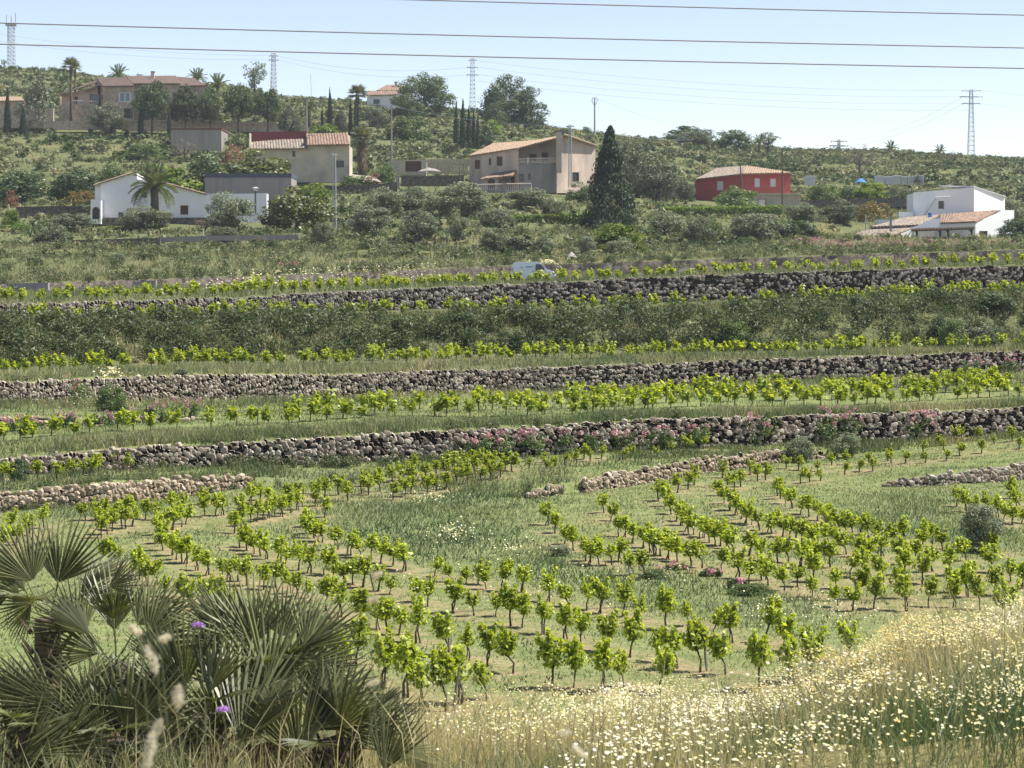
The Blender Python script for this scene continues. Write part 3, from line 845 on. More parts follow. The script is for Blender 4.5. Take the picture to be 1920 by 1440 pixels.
plain('rubble_face', (0.19, 0.16, 0.13), .95, .9, 2.2, c2=(0.075, 0.066, 0.055), bump=1.0, bscale=2.5)
plain('pink_plaster', (0.55, 0.42, 0.33), .9, .2, .5)
plain('tile', (0.34, 0.225, 0.15), .9, .85, 2.2, c2=(0.155, 0.115, 0.095))
plain('sunny_tile', (0.40, 0.30, 0.215), .9, .8, 2.5, c2=(0.24, 0.165, 0.11))
plain('grey_tile', (0.36, 0.295, 0.23), .9, .85, 2.2, c2=(0.155, 0.13, 0.112))
plain('brown_tile', (0.20, 0.135, 0.105), .9, .8, 2.2, c2=(0.105, 0.08, 0.068))
plain('glass', (0.028, 0.032, 0.036), .12, .1, 1, spec=.6)
plain('blue_glass', (0.16, 0.28, 0.34), .25, .2, 1, spec=.5)
plain('shutter_brown', (0.16, 0.075, 0.045), .7, .25, 3)
plain('shutter_white', (0.72, 0.71, 0.70), .6, .1, 3)
plain('frame_dark', (0.10, 0.08, 0.065), .7, .2, 3)
plain('frame_white', (0.70, 0.70, 0.69), .6, .1, 3)
plain('balustrade', (0.55, 0.48, 0.41), .85, .3, 2)
plain('timber', (0.115, 0.085, 0.06), .9, .4, 3)
plain('steel', (0.42, 0.43, 0.43), .55, .2, 3, metal=.3)
plain('dark_steel', (0.10, 0.10, 0.10), .6, .2, 3)
plain('pole_wood', (0.27, 0.245, 0.215), .9, .3, 3, stretch=(1, 1, .1))
plain('plastic_white', (0.66, 0.68, 0.66), .5, .15, 2)
plain('blue_plastic', (0.06, 0.20, 0.48), .4, .1, 2)
plain('black_cloth', (0.025, 0.025, 0.027), .9, .1, 2)
plain('sheet_metal', (0.46, 0.40, 0.285), .7, .2, 2)
plain('sandy_track', (0.42, 0.375, 0.32), .95, .2, 1)
plain('brick_dark', (0.16, 0.075, 0.055), .9, .3, 5)

class House:
    def __init__(s, name, px, py, D, label, cat='house', group=None):
        s.root = empty(name, P(px, py, D), label=label, cat=cat, group=group)
        s.O = s.root.location.copy()
        s.D = D
    def p(s, px, py, D): return P(px, py, D) - s.O
    def panel(s, a, b, top, ybot, mat, ops=(), name='wall', depth=.28):
        A, B = Vector(((a[0]-CX)/FPX*a[1], a[1])), Vector(((b[0]-CX)/FPX*b[1], b[1]))
        d = B - A
        n = Vector((-d.y, d.x)).normalized()
        if n.y < 0: n = -n
        O = s.O
        def w(px, py, inn=0.0):
            u = (px - CX) / FPX
            den = d.x - u * d.y
            t = (u * A.y - A.x) / den if abs(den) > 1e-9 else 0
            q = A + d * t
            return Vector((q.x + n.x * inn - O.x, q.y + n.y * inn - O.y, (HZ - py) / FPX * q.y - O.z))
        tx, ty = [t[0] for t in top], [t[1] for t in top]
        cuts = sorted(set([a[0], b[0]] + tx + [o[0] for o in ops] + [o[1] for o in ops]))
        cuts = [c for c in cuts if min(a[0], b[0]) - 1e-6 <= c <= max(a[0], b[0]) + 1e-6]
        mb = MB()
        for p0, p1 in zip(cuts, cuts[1:]):
            if p1 - p0 < .02: continue
            y0, y1 = np.interp(p0 + 1e-4, tx, ty), np.interp(p1 - 1e-4, tx, ty)
            col = sorted([o for o in ops if o[0] <= p0 + 1e-6 and o[1] >= p1 - 1e-6], key=lambda o: -o[3])
            lo = ybot
            for o in col:
                if o[3] < lo - .01: mb.quad(w(p0, lo), w(p1, lo), w(p1, o[3]), w(p0, o[3]))
                lo = o[2]
            mb.quad(w(p0, lo), w(p1, lo), w(p1, y1), w(p0, y0))
        for (p0, p1, yt, yb, kind) in ops:
            for q in (((p0, yb), (p1, yb)), ((p1, yb), (p1, yt)), ((p1, yt), (p0, yt)), ((p0, yt), (p0, yb))):
                mb.quad(w(*q[0]), w(*q[1]), w(*q[1], depth), w(*q[0], depth))
        wall = mb.build(name, MATS[mat], s.root)
        for (p0, p1, yt, yb, kind) in ops:
            s.window(w, p0, p1, yt, yb, kind, depth)
        return wall
    def window(s, w, p0, p1, yt, yb, kind, depth):
        fill = {'win': 'glass', 'shut': 'shutter_brown', 'white': 'shutter_white', 'blue': 'blue_glass', 'door': 'shutter_brown', 'hole': 'glass', 'red': 'shutter_white'}[kind]
        fr = {'win': 'frame_dark', 'shut': 'frame_dark', 'white': 'frame_white', 'blue': 'frame_white', 'door': 'frame_dark', 'hole': None, 'red': 'red_paint'}[kind]
        dd = depth * .75
        m = MB().quad(w(p0, yb, dd), w(p1, yb, dd), w(p1, yt, dd), w(p0, yt, dd))
        nm = 'door' if kind == 'door' else 'shade_pane' if kind == 'hole' else 'window'  # a hole gets a dark pane in place of the interior's shade
        o = m.build(nm, MATS[fill], s.root)
        if fr:
            f = MB()
            tx, ty = (p1 - p0) * .1, (yb - yt) * .08
            e = depth * .45
            def bar(a0, a1, b0, b1):
                f.hexa([w(a0, b1, e), w(a1, b1, e), w(a1, b1, dd + .02), w(a0, b1, dd + .02), w(a0, b0, e), w(a1, b0, e), w(a1, b0, dd + .02), w(a0, b0, dd + .02)])
            bar(p0, p0 + tx, yt, yb); bar(p1 - tx, p1, yt, yb); bar(p0 + tx, p1 - tx, yt, yt + ty); bar(p0 + tx, p1 - tx, yb - ty, yb)
            if kind in ('win', 'white', 'blue'): bar((p0 + p1) / 2 - tx * .35, (p0 + p1) / 2 + tx * .35, yt + ty, yb - ty)
            if kind in ('shut', 'white', 'door'):
                for j in range(1, 6):
                    yy = yt + ty + (yb - yt - 2 * ty) * j / 6
                    bar(p0 + tx, p1 - tx, yy - ty * .25, yy + ty * .25)
            f.build('frame', MATS[fr], o)
            g = MB()
            g.hexa([w(p0 - .6, yb + .9, -.06), w(p1 + .6, yb + .9, -.06), w(p1 + .6, yb + .9, .05), w(p0 - .6, yb + .9, .05), w(p0 - .6, yb + .05, -.06), w(p1 + .6, yb + .05, -.06), w(p1 + .6, yb + .05, .05), w(p0 - .6, yb + .05, .05)])
            g.build('sill', MATS['balustrade'], o)
    def block(s, px0, px1, ytop, ybot, D0, D1, mat, name='wall', topy=None):
        """solid box facing the viewer, between depths D0 and D1; topy gives another top row at px1"""
        x0, x1 = (px0 - CX) / FPX * D0 - s.O.x, (px1 - CX) / FPX * D0 - s.O.x
        zb, z0 = (HZ - ybot) / FPX * D0 - s.O.z, (HZ - ytop) / FPX * D0 - s.O.z
        z1 = z0 if topy is None else (HZ - topy) / FPX * D0 - s.O.z
        y0, y1 = D0 - s.O.y, D1 - s.O.y
        return MB().hexa([(x0,y0,zb),(x1,y0,zb),(x1,y1,zb),(x0,y1,zb),(x0,y0,z0),(x1,y0,z1),(x1,y1,z1),(x0,y1,z0)]).build(name, MATS[mat], s.root)
    def roof(s, e0, e1, r1, r0, mat='tile', rib=.42, name='roof', amp=.09, thick=.16):
        """tiled slope: eave e0-e1, ridge r0-r1, each (px, py, D); channels run down the slope"""
        E0, E1, R1, R0 = [s.p(*q) for q in (e0, e1, r1, r0)]
        n = max(3, int(max((E1 - E0).length, (R1 - R0).length) / rib))
        nr = (E1 - E0).cross(R0 - E0).normalized()
        if nr.z < 0: nr = -nr
        mb = MB(); V = mb.v
        prof = [0, .75, 1, .75]
        N = n * 4 + 1
        rows = max(2, int((R0 - E0).length / 1.2))
        for r in range(rows + 1):
            f = r / rows
            A, B = E0.lerp(R0, f), E1.lerp(R1, f)
            for k in range(N):
                t = k / (N - 1)
                jit = (hashn(np.array(k * 1.7), np.array(r * 3.1)) - .5) * .03
                V.append(tuple(A.lerp(B, t) + nr * (amp * prof[k % 4] + thick + float(jit))))
        for r in range(rows):
            for k in range(N - 1):
                a = r * N + k
                mb.f.append((a, a + 1, a + N + 1, a + N))
        i = len(V)
        V += [tuple(q) for q in (E0, E1, R1, R0)]
        mb.f += [(i, i+3, i+2, i+1), (0, i, i+1, N-1), (rows * N, N * rows + N - 1, i+2, i+3), (0, rows * N, i+3, i), (N-1, i+1, i+2, N * rows + N - 1)]
        return mb.build(name, MATS[mat], s.root)
    def rail(s, a, b, mat='balustrade', n=10, rad=.07, solid=False, name='balustrade'):
        """balustrade from a to b: each (px, ytop, ybot, D)"""
        at, ab = s.p(a[0], a[1], a[3]), s.p(a[0], a[2], a[3]); bt, bb = s.p(b[0], b[1], b[3]), s.p(b[0], b[2], b[3])
        root = MB().tube([at, bt], rad * 1.3, 6).build(name, MATS[mat], s.root)
        MB().tube([ab, bb], rad * 1.3, 6).build('rail', MATS[mat], root)
        bm_ = None
        for k in range(n + 1):
            t = k / n
            p0, p1 = ab.lerp(bb, t), at.lerp(bt, t)
            MB().tube([p0, p0.lerp(p1, .35), p0.lerp(p1, .7), p1], [rad * .7, rad * 1.15, rad * .6, rad * .8], 6).build('baluster', MATS[mat], root)
        return root
    def stack(s, px0, px1, yt, yb, D, mat, cap='tile'):
        c = s.block(px0, px1, yt + 2, yb, D, D + (px1 - px0) / FPX * D, mat, 'chimney')
        w_ = .8
        o = s.block(px0 - w_, px1 + w_, yt, yt + 1.9, D - .1, D + (px1 - px0) / FPX * D + .1, cap, 'cap')
        o.parent = c
        return c

def arch(p0, p1, yt, yb, n=7, kind='hole'):
    r = []
    for k in range(n):
        a, b = p0 + (p1 - p0) * k / n, p0 + (p1 - p0) * (k + 1) / n
        u = ((a + b) / 2 - (p0 + p1) / 2) / ((p1 - p0) / 2)
        r.append((a, b, yt + (p1 - p0) * .5 * (1 - math.sqrt(max(0, 1 - u * u))), yb, kind))
    return r

# white farmhouse on the left
h = House('white_farmhouse', 300, 412, 300, 'white farmhouse with sloping gable behind the date palm')
h.panel((189, 300), (257, 300), [(189, 345), (257, 323.5)], 420, 'white_wash', [(222, 232, 398, 409, 'win')])
h.panel((257, 300.4), (500, 300.4), [(257, 336), (300, 343), (330, 350), (386, 366), (500, 362)], 420, 'white_wash', [(266, 275, 360, 370, 'win'), (338, 353, 385, 402, 'shut')])
h.block(190, 256, 346, 425, 300.5, 309, 'white_wash', topy=325)
h.block(258, 385, 345, 425, 300.8, 309, 'white_wash', topy=366)
h.block(387, 500, 363, 425, 300.8, 303, 'white_wash')
h.roof((187, 345, 310), (187, 345, 299.6), (257.5, 322.5, 299.6), (257.5, 322.5, 310), 'sunny_tile', .5)
h.roof((387, 365.5, 310), (387, 365.5, 300), (299, 342.2, 300), (299, 342.2, 310), 'tile', .5)
h.panel((170, 298), (189, 298), [(170, 374), (189, 374)], 420, 'white_wash', arch(173, 187, 388, 411), name='porch')
h.block(170.5, 188.8, 376, 420, 298.4, 303, 'white_wash', 'porch')
h.block(178, 189, 346, 376, 301, 309, 'white_wash', 'bay')
h.roof((176, 349, 309), (176, 349, 299.8), (189, 344, 299.8), (189, 344, 309), 'sunny_tile', .5)
h.block(192, 390, 408, 425, 299.3, 300, 'rubble_face', 'plinth')

# concrete water tanks
h = House('water_tank', 460, 366, 318, 'long concrete water tank with slate blue band beside the white farmhouse', 'water tank')
h.block(384, 546, 333, 378, 318, 326, 'concrete', 'tank')
h.block(383.5, 546.5, 325, 333, 317.9, 326.2, 'slate_band', 'band')
h = House('water_tank', 367, 282, 430, 'stained square concrete water tank below the umbrella pines', 'water tank')
h.block(321, 415, 243, 292, 430, 440, 'concrete', 'tank')
h.block(320, 416, 240.5, 243, 429.8, 440.3, 'brick_dark', 'coping')

# cream house with red parapet
h = House('cream_house', 560, 335, 365, 'cream house with ribbed tile roofs and a dark red parapet')
h.panel((470, 367), (576, 364.6), [(470, 280), (576, 279)], 342, 'cream_plaster', [(548, 554, 283, 294, 'win'), (531, 546, 304, 317, 'win')])
h.panel((576, 364.6), (655, 363), [(576, 272.5), (655, 271)], 342, 'cream_plaster', [(630, 645, 301, 314, 'win')])
h.block(471, 575, 281, 345, 367.4, 374, 'cream_plaster')
h.block(576.5, 654.5, 273, 345, 365.2, 373, 'cream_plaster')
h.roof((469, 281, 366.2), (577, 280, 363.8), (574, 262.5, 368.5), (469, 265, 370), 'grey_tile', .5, amp=.13)
h.block(468, 575, 247.5, 268, 369, 370, 'dull_red_paint', 'parapet', topy=246)
h.block(466.8, 468, 249, 285, 366.5, 371, 'cream_plaster', 'gable')
h.roof((575, 274, 363.6), (656, 272.5, 362), (652, 251, 368), (573.5, 253, 369), 'tile', .5, amp=.13)
h.block(577, 652, 253, 274, 367.6, 373, 'cream_plaster', 'gable', topy=252)
h.block(573.5, 576, 256, 281, 364.8, 369, 'tile', 'verge')
# ochre garage wall right of it
h = House('garage', 800, 322, 378, 'low ochre garage with a brown door and ribbed sheet fence', 'garage')
h.panel((728, 379), (800, 378), [(728, 301), (800, 299)], 328, 'cream_plaster', [(760, 790, 302, 322, 'door')])
h.block(729, 799, 302, 330, 379.5, 384, 'cream_plaster')
for k in range(22):
    h.block(801 + k * 3.5, 803.9 + k * 3.5, 298, 326, 378 + (k % 2) * .12, 378.4, 'sheet_metal', 'sheet')

# beige two-storey house
h = House('beige_house', 1000, 355, 360, 'weathered beige two-storey house with recessed balcony and tall chimney')
h.panel((880, 370), (972, 360), [(880, 293), (972, 278)], 362, 'beige_plaster', [(890, 900, 300, 317, 'shut'), (916, 921, 297, 309.5, 'shut'), (931, 942, 293.5, 311, 'shut'), (957, 965, 331, 345, 'door')])
h.panel((972, 363.4), (1044, 363.4), [(972, 277), (1003, 266.5), (1044, 258)], 310, 'beige_plaster', [(993, 1006, 289, 304, 'shut'), (1016, 1027, 286, 304, 'shut')], name='recess')
h.panel((972, 360), (1044, 360), [(972, 308), (1044, 305)], 362, 'grey_render', [(974, 982, 326, 341, 'win'), (990, 995, 325, 338, 'win')])
h.block(972.5, 1043, 308, 312, 360.2, 363.4, 'grey_render', 'balcony')
h.block(972, 972.9, 278, 312, 360, 363.4, 'grey_render', 'return_wall')
h.panel((1044, 360), (1116, 366), [(1044, 259), (1059, 254), (1116, 273)], 362, 'beige_plaster', [(1073, 1086, 323, 341, 'win')], name='gable')
h.block(973, 1043, 312, 365, 361, 372, 'grey_render')
h.block(1046, 1110, 274, 365, 366.4, 374, 'beige_plaster')
h.block(884, 970, 296, 365, 370.4, 374, 'beige_plaster')
h.rail((973, 298, 305.5, 360.1), (988, 297.5, 305.2, 360.1), n=7)
h.block(988, 992, 295, 308, 359.9, 360.3, 'balustrade', 'pier')
h.rail((993, 297, 305, 360.1), (1043, 296, 304, 360.1), n=20)
h.stack(1043, 1053, 245, 324, 358.6, 'beige_plaster', 'dark_steel')
h.roof((878, 294, 369.6), (973.5, 279, 359.3), (1004, 265, 366), (925, 270.5, 376), 'sunny_tile', .5)
h.roof((973, 279, 359.4), (1046, 260, 359.4), (1046, 257, 368), (1004, 265, 366.5), 'sunny_tile', .5)
h.roof((1118, 274.5, 374), (1118, 274.5, 365.4), (1057, 253, 359.4), (1057, 253, 369), 'sunny_tile', .5, thick=.2)
h.roof((898, 338, 359.5), (960, 331, 358.2), (971, 318, 361), (925, 327, 366), 'tile', .5, name='porch_roof')
h.panel((905, 361.5), (934, 359), [(905, 340), (912, 334), (934, 333)], 362, 'beige_plaster', arch(914.5, 928, 334.5, 356), name='porch')
h.rail((896, 346, 358, 357), (943, 345, 357, 356), n=13)
h.block(943, 948, 342, 362, 355.8, 356.3, 'grey_render', 'pier')
h.rail((949, 344.5, 357, 356), (996, 344, 356, 355.5), n=12)
h.block(895, 998, 357, 372, 355.4, 360, 'grey_render', 'terrace')
h.roof((1128, 300.5, 371), (1128, 300.5, 366.4), (1117, 295, 366.4), (1117, 295, 371), 'tile', .5, name='lean_to_roof')
h.block(1116.5, 1127, 301, 360, 367, 371, 'white_wash', 'lean_to', topy=303)

# red house
h = House('red_house', 1395, 390, 370, 'red house with hipped tile roof above a clipped hedge')
h.panel((1305, 377), (1392.5, 370), [(1305, 336.5), (1392.5, 326.5)], 396, 'red_paint', [(1344, 1356, 340, 356, 'white'), (1346, 1356, 377, 391, 'white')])
h.panel((1392.5, 370), (1482, 371), [(1392.5, 326), (1482, 324.5)], 396, 'red_paint', [(1415, 1425, 334.5, 351, 'white'), (1444.5, 1455, 335, 350, 'white')])
h.block(1310, 1392, 338, 400, 377.4, 386, 'red_paint')
h.block(1393, 1481, 327, 400, 371.6, 384, 'red_paint')
h.roof((1302.5, 337.8, 376.6), (1393, 327.4, 369.4), (1399, 312.5, 376), (1345, 317, 384), 'grey_tile', .45)  # slope away from the sun: its shade put into a greyer tile
h.roof((1392, 327.5, 369.3), (1485, 325.6, 370.4), (1485, 325.3, 371), (1399, 312.3, 376), 'sunny_tile', .45)  # slope towards the sun: sunlight put into a brighter tile colour
h.panel((1409, 368.4), (1501, 369), [(1409, 365), (1501, 364)], 396, 'cream_plaster', [(1421, 1437, 373, 388, 'red')], name='terrace_wall')
h.block(1409.5, 1500, 366, 400, 368.8, 370, 'cream_plaster', 'terrace')
h.block(1406, 1503.5, 362.8, 365.2, 368, 371, 'balustrade', 'terrace_slab')
h.rail((1414, 351, 362, 368.6), (1500, 350.5, 361.5, 369), 'shutter_brown', 34, .03)

# white house on the right with low tile roofs
h = House('white_house', 1790, 448, 305, 'white block house with stepped low tile roofs and timber pergola side')
h.panel((1712.5, 309), (1826.5, 305), [(1712.5, 361), (1826.5, 351)], 412, 'white_wash', [(1759.5, 1770, 377, 391, 'win')])
h.panel((1826.5, 305), (1884, 311), [(1826.5, 351), (1884, 368.5)], 412, 'white_wash')
h.block(1716, 1825, 362, 412, 309.4, 316, 'white_wash', topy=353)
h.block(1828, 1876, 369, 412, 311.4, 316, 'white_wash')
h.roof((1885.5, 369.2, 318), (1885.5, 369.2, 310.6), (1826, 350, 304.7), (1760, 349, 317), 'white_wash', .6, amp=.01, thick=.1, name='roof_slab')
h.panel((1829, 297), (1901.5, 301), [(1829, 419), (1872, 398), (1880, 394), (1901.5, 394)], 456, 'white_wash', [(1836, 1852, 433, 443, 'door')], name='gable')
h.block(1832, 1900, 420, 460, 301.5, 306, 'white_wash')
h.block(1872, 1900.5, 395, 430, 301.6, 306, 'white_wash')
h.roof((1763, 420, 296.5), (1829, 417.5, 296.4), (1876, 396, 304.8), (1762, 404, 305), 'tile', .45)
h.panel((1764, 296.8), (1829, 296.8), [(1764, 419), (1829, 418)], 456, 'white_wash')
h.block(1765, 1828, 423, 460, 297.2, 303, 'white_wash')
h.roof((1631, 427.5, 296.5), (1722, 424, 296.4), (1764, 404.5, 305), (1694, 410.5, 305), 'grey_tile', .45)
h.panel((1700, 296.2), (1764, 296.6), [(1700, 428), (1722, 423), (1745, 411), (1764, 410)], 456, 'white_wash', name='gable')
h.block(1702, 1763, 429, 460, 297, 303, 'white_wash')
h.roof((1580, 448, 293.5), (1671, 444.5, 293.4), (1722, 426.5, 297), (1632, 430.5, 297.2), 'grey_tile', .45)
h.panel((1671, 293.8), (1716, 296), [(1671, 445), (1702, 433), (1716, 427)], 458, 'white_wash', name='gable')
h.block(1586, 1670, 449, 462, 294, 298, 'rubble_face')
h.block(1648, 1715, 411.5, 432, 303, 307, 'white_wash', 'parapet', topy=412)
h.block(1686, 1712, 397.5, 412, 308, 309, 'plastic_white', 'tank_box')
h.stack(1668.5, 1672.5, 401.5, 434, 294.2, 'concrete', 'dark_steel')
MB().tube([h.p(1732, 403, 308.2), h.p(1755, 370, 306.9), h.p(1780, 368.5, 306)], .12, 6).build('pipe', MATS['frame_white'], h.root)
h = House('pergola', 1770, 450, 292, 'dark timber pergola with rafters before the white block house', 'pergola')
for px in (1719, 1763, 1778, 1822):
    MB().tube([h.p(px, 456, 292), h.p(px, 430, 292)], .16, 6).build('post', MATS['timber'], h.root)
    MB().tube([h.p(px - 5, 430, 292), h.p(px, 437, 292)], .09, 5).build('brace', MATS['timber'], h.root)
MB().tube([h.p(1709, 432, 291.8), h.p(1826, 428, 291.8)], .17, 6).build('beam', MATS['timber'], h.root)
MB().tube([h.p(1713, 430, 295.8), h.p(1826, 426.4, 295.8)], .15, 6).build('beam', MATS['timber'], h.root)
for k in range(18):
    px = 1711 + k * 6.7
    MB().tube([h.p(px, 430.8 - k * .23, 291.3), h.p(px, 428.9 - k * .23, 296.3)], .09, 5).build('rafter', MATS['timber'], h.root)
h.block(1728, 1850, 444, 458, 290.8, 291.2, 'rubble_face', 'parapet')
h = House('hut', 1502, 460, 268, 'small pinkish tiled lean-to beside the pink flowers', 'hut')
h.block(1475, 1512, 452, 470, 268, 271, 'pink_plaster')
h.roof((1472, 455, 267.5), (1513.5, 452.5, 267.5), (1513, 450, 271), (1478, 451, 271), 'sunny_tile', .4)
h.block(1571, 1578, 447, 470, 285, 285.6, 'white_wash', 'pier')

# villa on the hilltop
h = House('stone_villa', 250, 232, 470, 'large stone villa with several tile roofs on the hilltop')
h.panel((195, 474), (251, 470), [(195, 162), (251, 161)], 240, 'stone_cladding', [(222, 245, 173, 191, 'blue'), (232, 249, 203, 222, 'win')])
h.panel((180, 480), (195, 474), [(180, 148), (187, 153), (195, 162)], 240, 'pink_plaster', [(190, 193, 178, 187, 'win')], name='gable')
h.roof((194, 163, 473), (252.5, 162, 469), (236, 146, 480), (182, 147.5, 484), 'brown_tile', .6)
h.panel((251, 473), (338, 472), [(251, 157), (338, 157)], 240, 'stone_cladding', [(262, 280, 205, 225, 'win'), (296, 312, 205, 225, 'win'), (319, 332, 205, 225, 'win')])
h.roof((249, 158, 472), (338, 158, 471), (330, 143.5, 482), (235, 144, 482), 'brown_tile', .6)
h.panel((338, 476), (388, 476), [(338, 161.5), (388, 161.5)], 240, 'stone_cladding')
h.roof((336, 162.5, 475), (388.5, 161.5, 475), (364, 148, 484), (318, 144, 484), 'brown_tile', .6)
h.block(198, 250, 164, 245, 476, 486, 'stone_cladding'); h.block(252, 386, 164, 245, 477, 488, 'stone_cladding')
h.stack(283, 289, 133.5, 150, 478, 'pink_plaster')
h.panel((146, 479), (183, 476), [(146, 170), (183, 163)], 205, 'pink_plaster', [(168, 184, 176, 195, 'hole')])
h.panel((113, 482), (146, 479), [(113, 178), (146, 171)], 240, 'pink_plaster', [(139, 146, 181, 202, 'win')])
h.block(147, 182, 171, 208, 480.5, 486, 'pink_plaster'); h.block(116, 146, 178, 240, 483, 488, 'pink_plaster')
h.roof((108, 180, 488), (108, 180, 478), (180, 156, 476), (182, 152, 488), 'brown_tile', .6)
h.roof((158, 172.5, 484), (158, 172.5, 475), (187, 160, 474), (187, 158, 484), 'brown_tile', .6)
h.block(110, 183, 197, 240, 474.5, 479, 'stone_cladding', 'terrace')
h.block(112.5, 114, 180, 200, 477, 477.6, 'pink_plaster', 'post')
h.rail((135, 189, 196.5, 474.6), (182, 190, 197.5, 474.6), 'balustrade', 14, .06)
st_ = MB().hexa([h.p(98, 240, 473), h.p(135, 240, 473), h.p(135, 240, 475.5), h.p(98, 240, 475.5), h.p(98, 232, 473), h.p(135, 198, 473), h.p(135, 198, 475.5), h.p(98, 232, 475.5)])
st_.build('staircase', MATS['stone_cladding'], h.root)
h.rail((99, 220, 232, 473), (134, 188, 198, 473), 'balustrade', 12, .05, name='handrail')
h = House('pink_cottage', 14, 205, 478, 'pale pink cottage cut by the left edge beyond a cypress', 'house')
h.block(-40, 44, 189, 225, 478, 486, 'pink_plaster', topy=189)
h.roof((-44, 191, 477), (46, 190, 477), (40, 183, 483), (-40, 183, 483), 'sunny_tile', .6)
h = House('stone_terrace_wall', 240, 232, 464, 'long reddish stone terrace wall below the hilltop villa', 'stone wall')
for k, (a, b_, t, bt) in enumerate([(-60, 100, 205, 240), (100, 190, 228, 243), (228, 330, 226.5, 246), (330, 420, 228, 247), (420, 520, 230, 247), (520, 575, 233, 248)]):
    h.block(a, b_ - .1, t, bt, 464, 465, 'stone_cladding', 'wall')
    h.block(a, b_ - .1, t - 1.2, t, 463.8, 465.2, 'balustrade', 'coping')

# small white house at the skyline
h = House('white_cottage', 725, 195, 560, 'small white cottage with terracotta roofs on the skyline')
h.panel((688, 563), (744, 560), [(688, 178.5), (727, 178), (744, 178)], 204, 'white_wash', [(700, 712, 186, 194.5, 'win'), (734, 741, 185.5, 194.5, 'win')])
h.block(689, 744, 179, 206, 563.4, 570, 'white_wash')
h.roof((686.5, 179.5, 562), (746, 178.5, 559.5), (743, 171, 564), (690, 171.5, 566), 'tile', .7)
h.block(708, 760, 169, 195, 566, 574, 'white_wash')
h.roof((706, 170.5, 565), (762, 170, 565), (754, 160.5, 570), (724, 160.5, 570), 'tile', .7)
h.stack(740, 744.5, 153, 164, 568, 'pink_plaster')
# grey rubble ruin left of the red house, low walls by the lanes
h = House('ruined_wall', 1280, 372, 384, 'pale crumbling block wall left of the red house', 'wall')
h.block(1252, 1304, 343, 385, 384, 385, 'concrete', topy=346); h.block(1256, 1290, 340.5, 343.2, 384.2, 384.8, 'concrete', 'coping')
def bank_wall(label, pts, hpx, D, mat='rubble_face', th=.6):
    h = House('retaining_wall', pts[0][0], pts[0][1], D, label, 'retaining wall')
    for (a, b_) in zip(pts, pts[1:]):
        h.block(a[0], b_[0] - .05, a[1], a[1] + hpx, D, D + th, mat, topy=b_[1])
    return h
bank_wall('pale retaining wall along the lane below the olive trees', [(-60, 455), (60, 453), (130, 450), (300, 446)], 10, 258)
bank_wall('grey retaining wall below the farmhouse lamp', [(300, 445), (380, 442), (470, 441), (560, 440)], 9, 259, 'concrete')
bank_wall('smooth concrete wall segment at the left end of the lane', [(-60, 532), (90, 530)], 24, 160.6, 'concrete')
bank_wall('short concrete wall segment behind the white flowers', [(248, 528), (292, 526)], 20, 166, 'concrete')
bank_wall('dark stone garden wall below the cream house', [(595, 350), (680, 346), (745, 342)], 17, 352)
bank_wall('dark stone wall before the ochre garage', [(752, 331), (870, 328)], 18, 360)
bank_wall('dark mossy retaining wall left of the white farmhouse', [(30, 388), (100, 386), (152, 387)], 22, 308)
bank_wall('brown stone wall right of the red house terrace', [(1500, 376), (1560, 374), (1650, 372), (1712, 371)], 16, 372)
def lane_bank():
    """the dark cut face of earth and stone behind the lane"""
    pxs = np.arange(-60, 1990, 6.0); D_, Z_ = ev_lines(pxs)
    X0 = (pxs - CX) / FPX * (D_[22] - .1)
    o = Vector((0, float(D_[22].mean()), 0)); m = MB(); n = 7
    rows = []
    for j in range(n):
        t = j / (n - 1); d = D_[22] - .25 + .55 * t; x = (pxs - CX) / FPX * d
        z = Z_[22] - .2 + (Z_[23] - Z_[22] + .12) * t
        dd = d + .5 * (fbm(x * 1.1, z * 1.6 + 4, 51.0, 3) - .5)
        rows.append(np.stack([x, dd - o.y, z], -1))
    V_ = np.concatenate(rows); c_ = len(pxs)
    F_ = [(j * c_ + i, j * c_ + i + 1, (j + 1) * c_ + i + 1, (j + 1) * c_ + i) for j in range(n - 1) for i in range(c_ - 1)]
    link('earth_bank', imesh('earth_bank', V_, F_, MATS['rubble_face'], True), None, o, label='dark cut face of earth and stone behind the lane', cat='bank', kind='structure')
lane_bank()
h = House('stone_pier', 746, 340, 356, 'pale stone gate pier by the sandy drive', 'gate pier')
h.block(743, 749, 330, 352, 356, 356.6, 'concrete', 'pier'); h.block(742, 750, 328.6, 330, 355.9, 356.7, 'balustrade', 'cap')
dr = House('driveway', 690, 337, 366, 'pale sandy driveway beside the cream house', 'driveway'); dr.root['kind'] = 'structure'
MB().quad(dr.p(656, 334, 366), dr.p(715, 341, 359), dr.p(700, 331, 372), dr.p(660, 327, 374)).build('track', MATS['sandy_track'], dr.root)

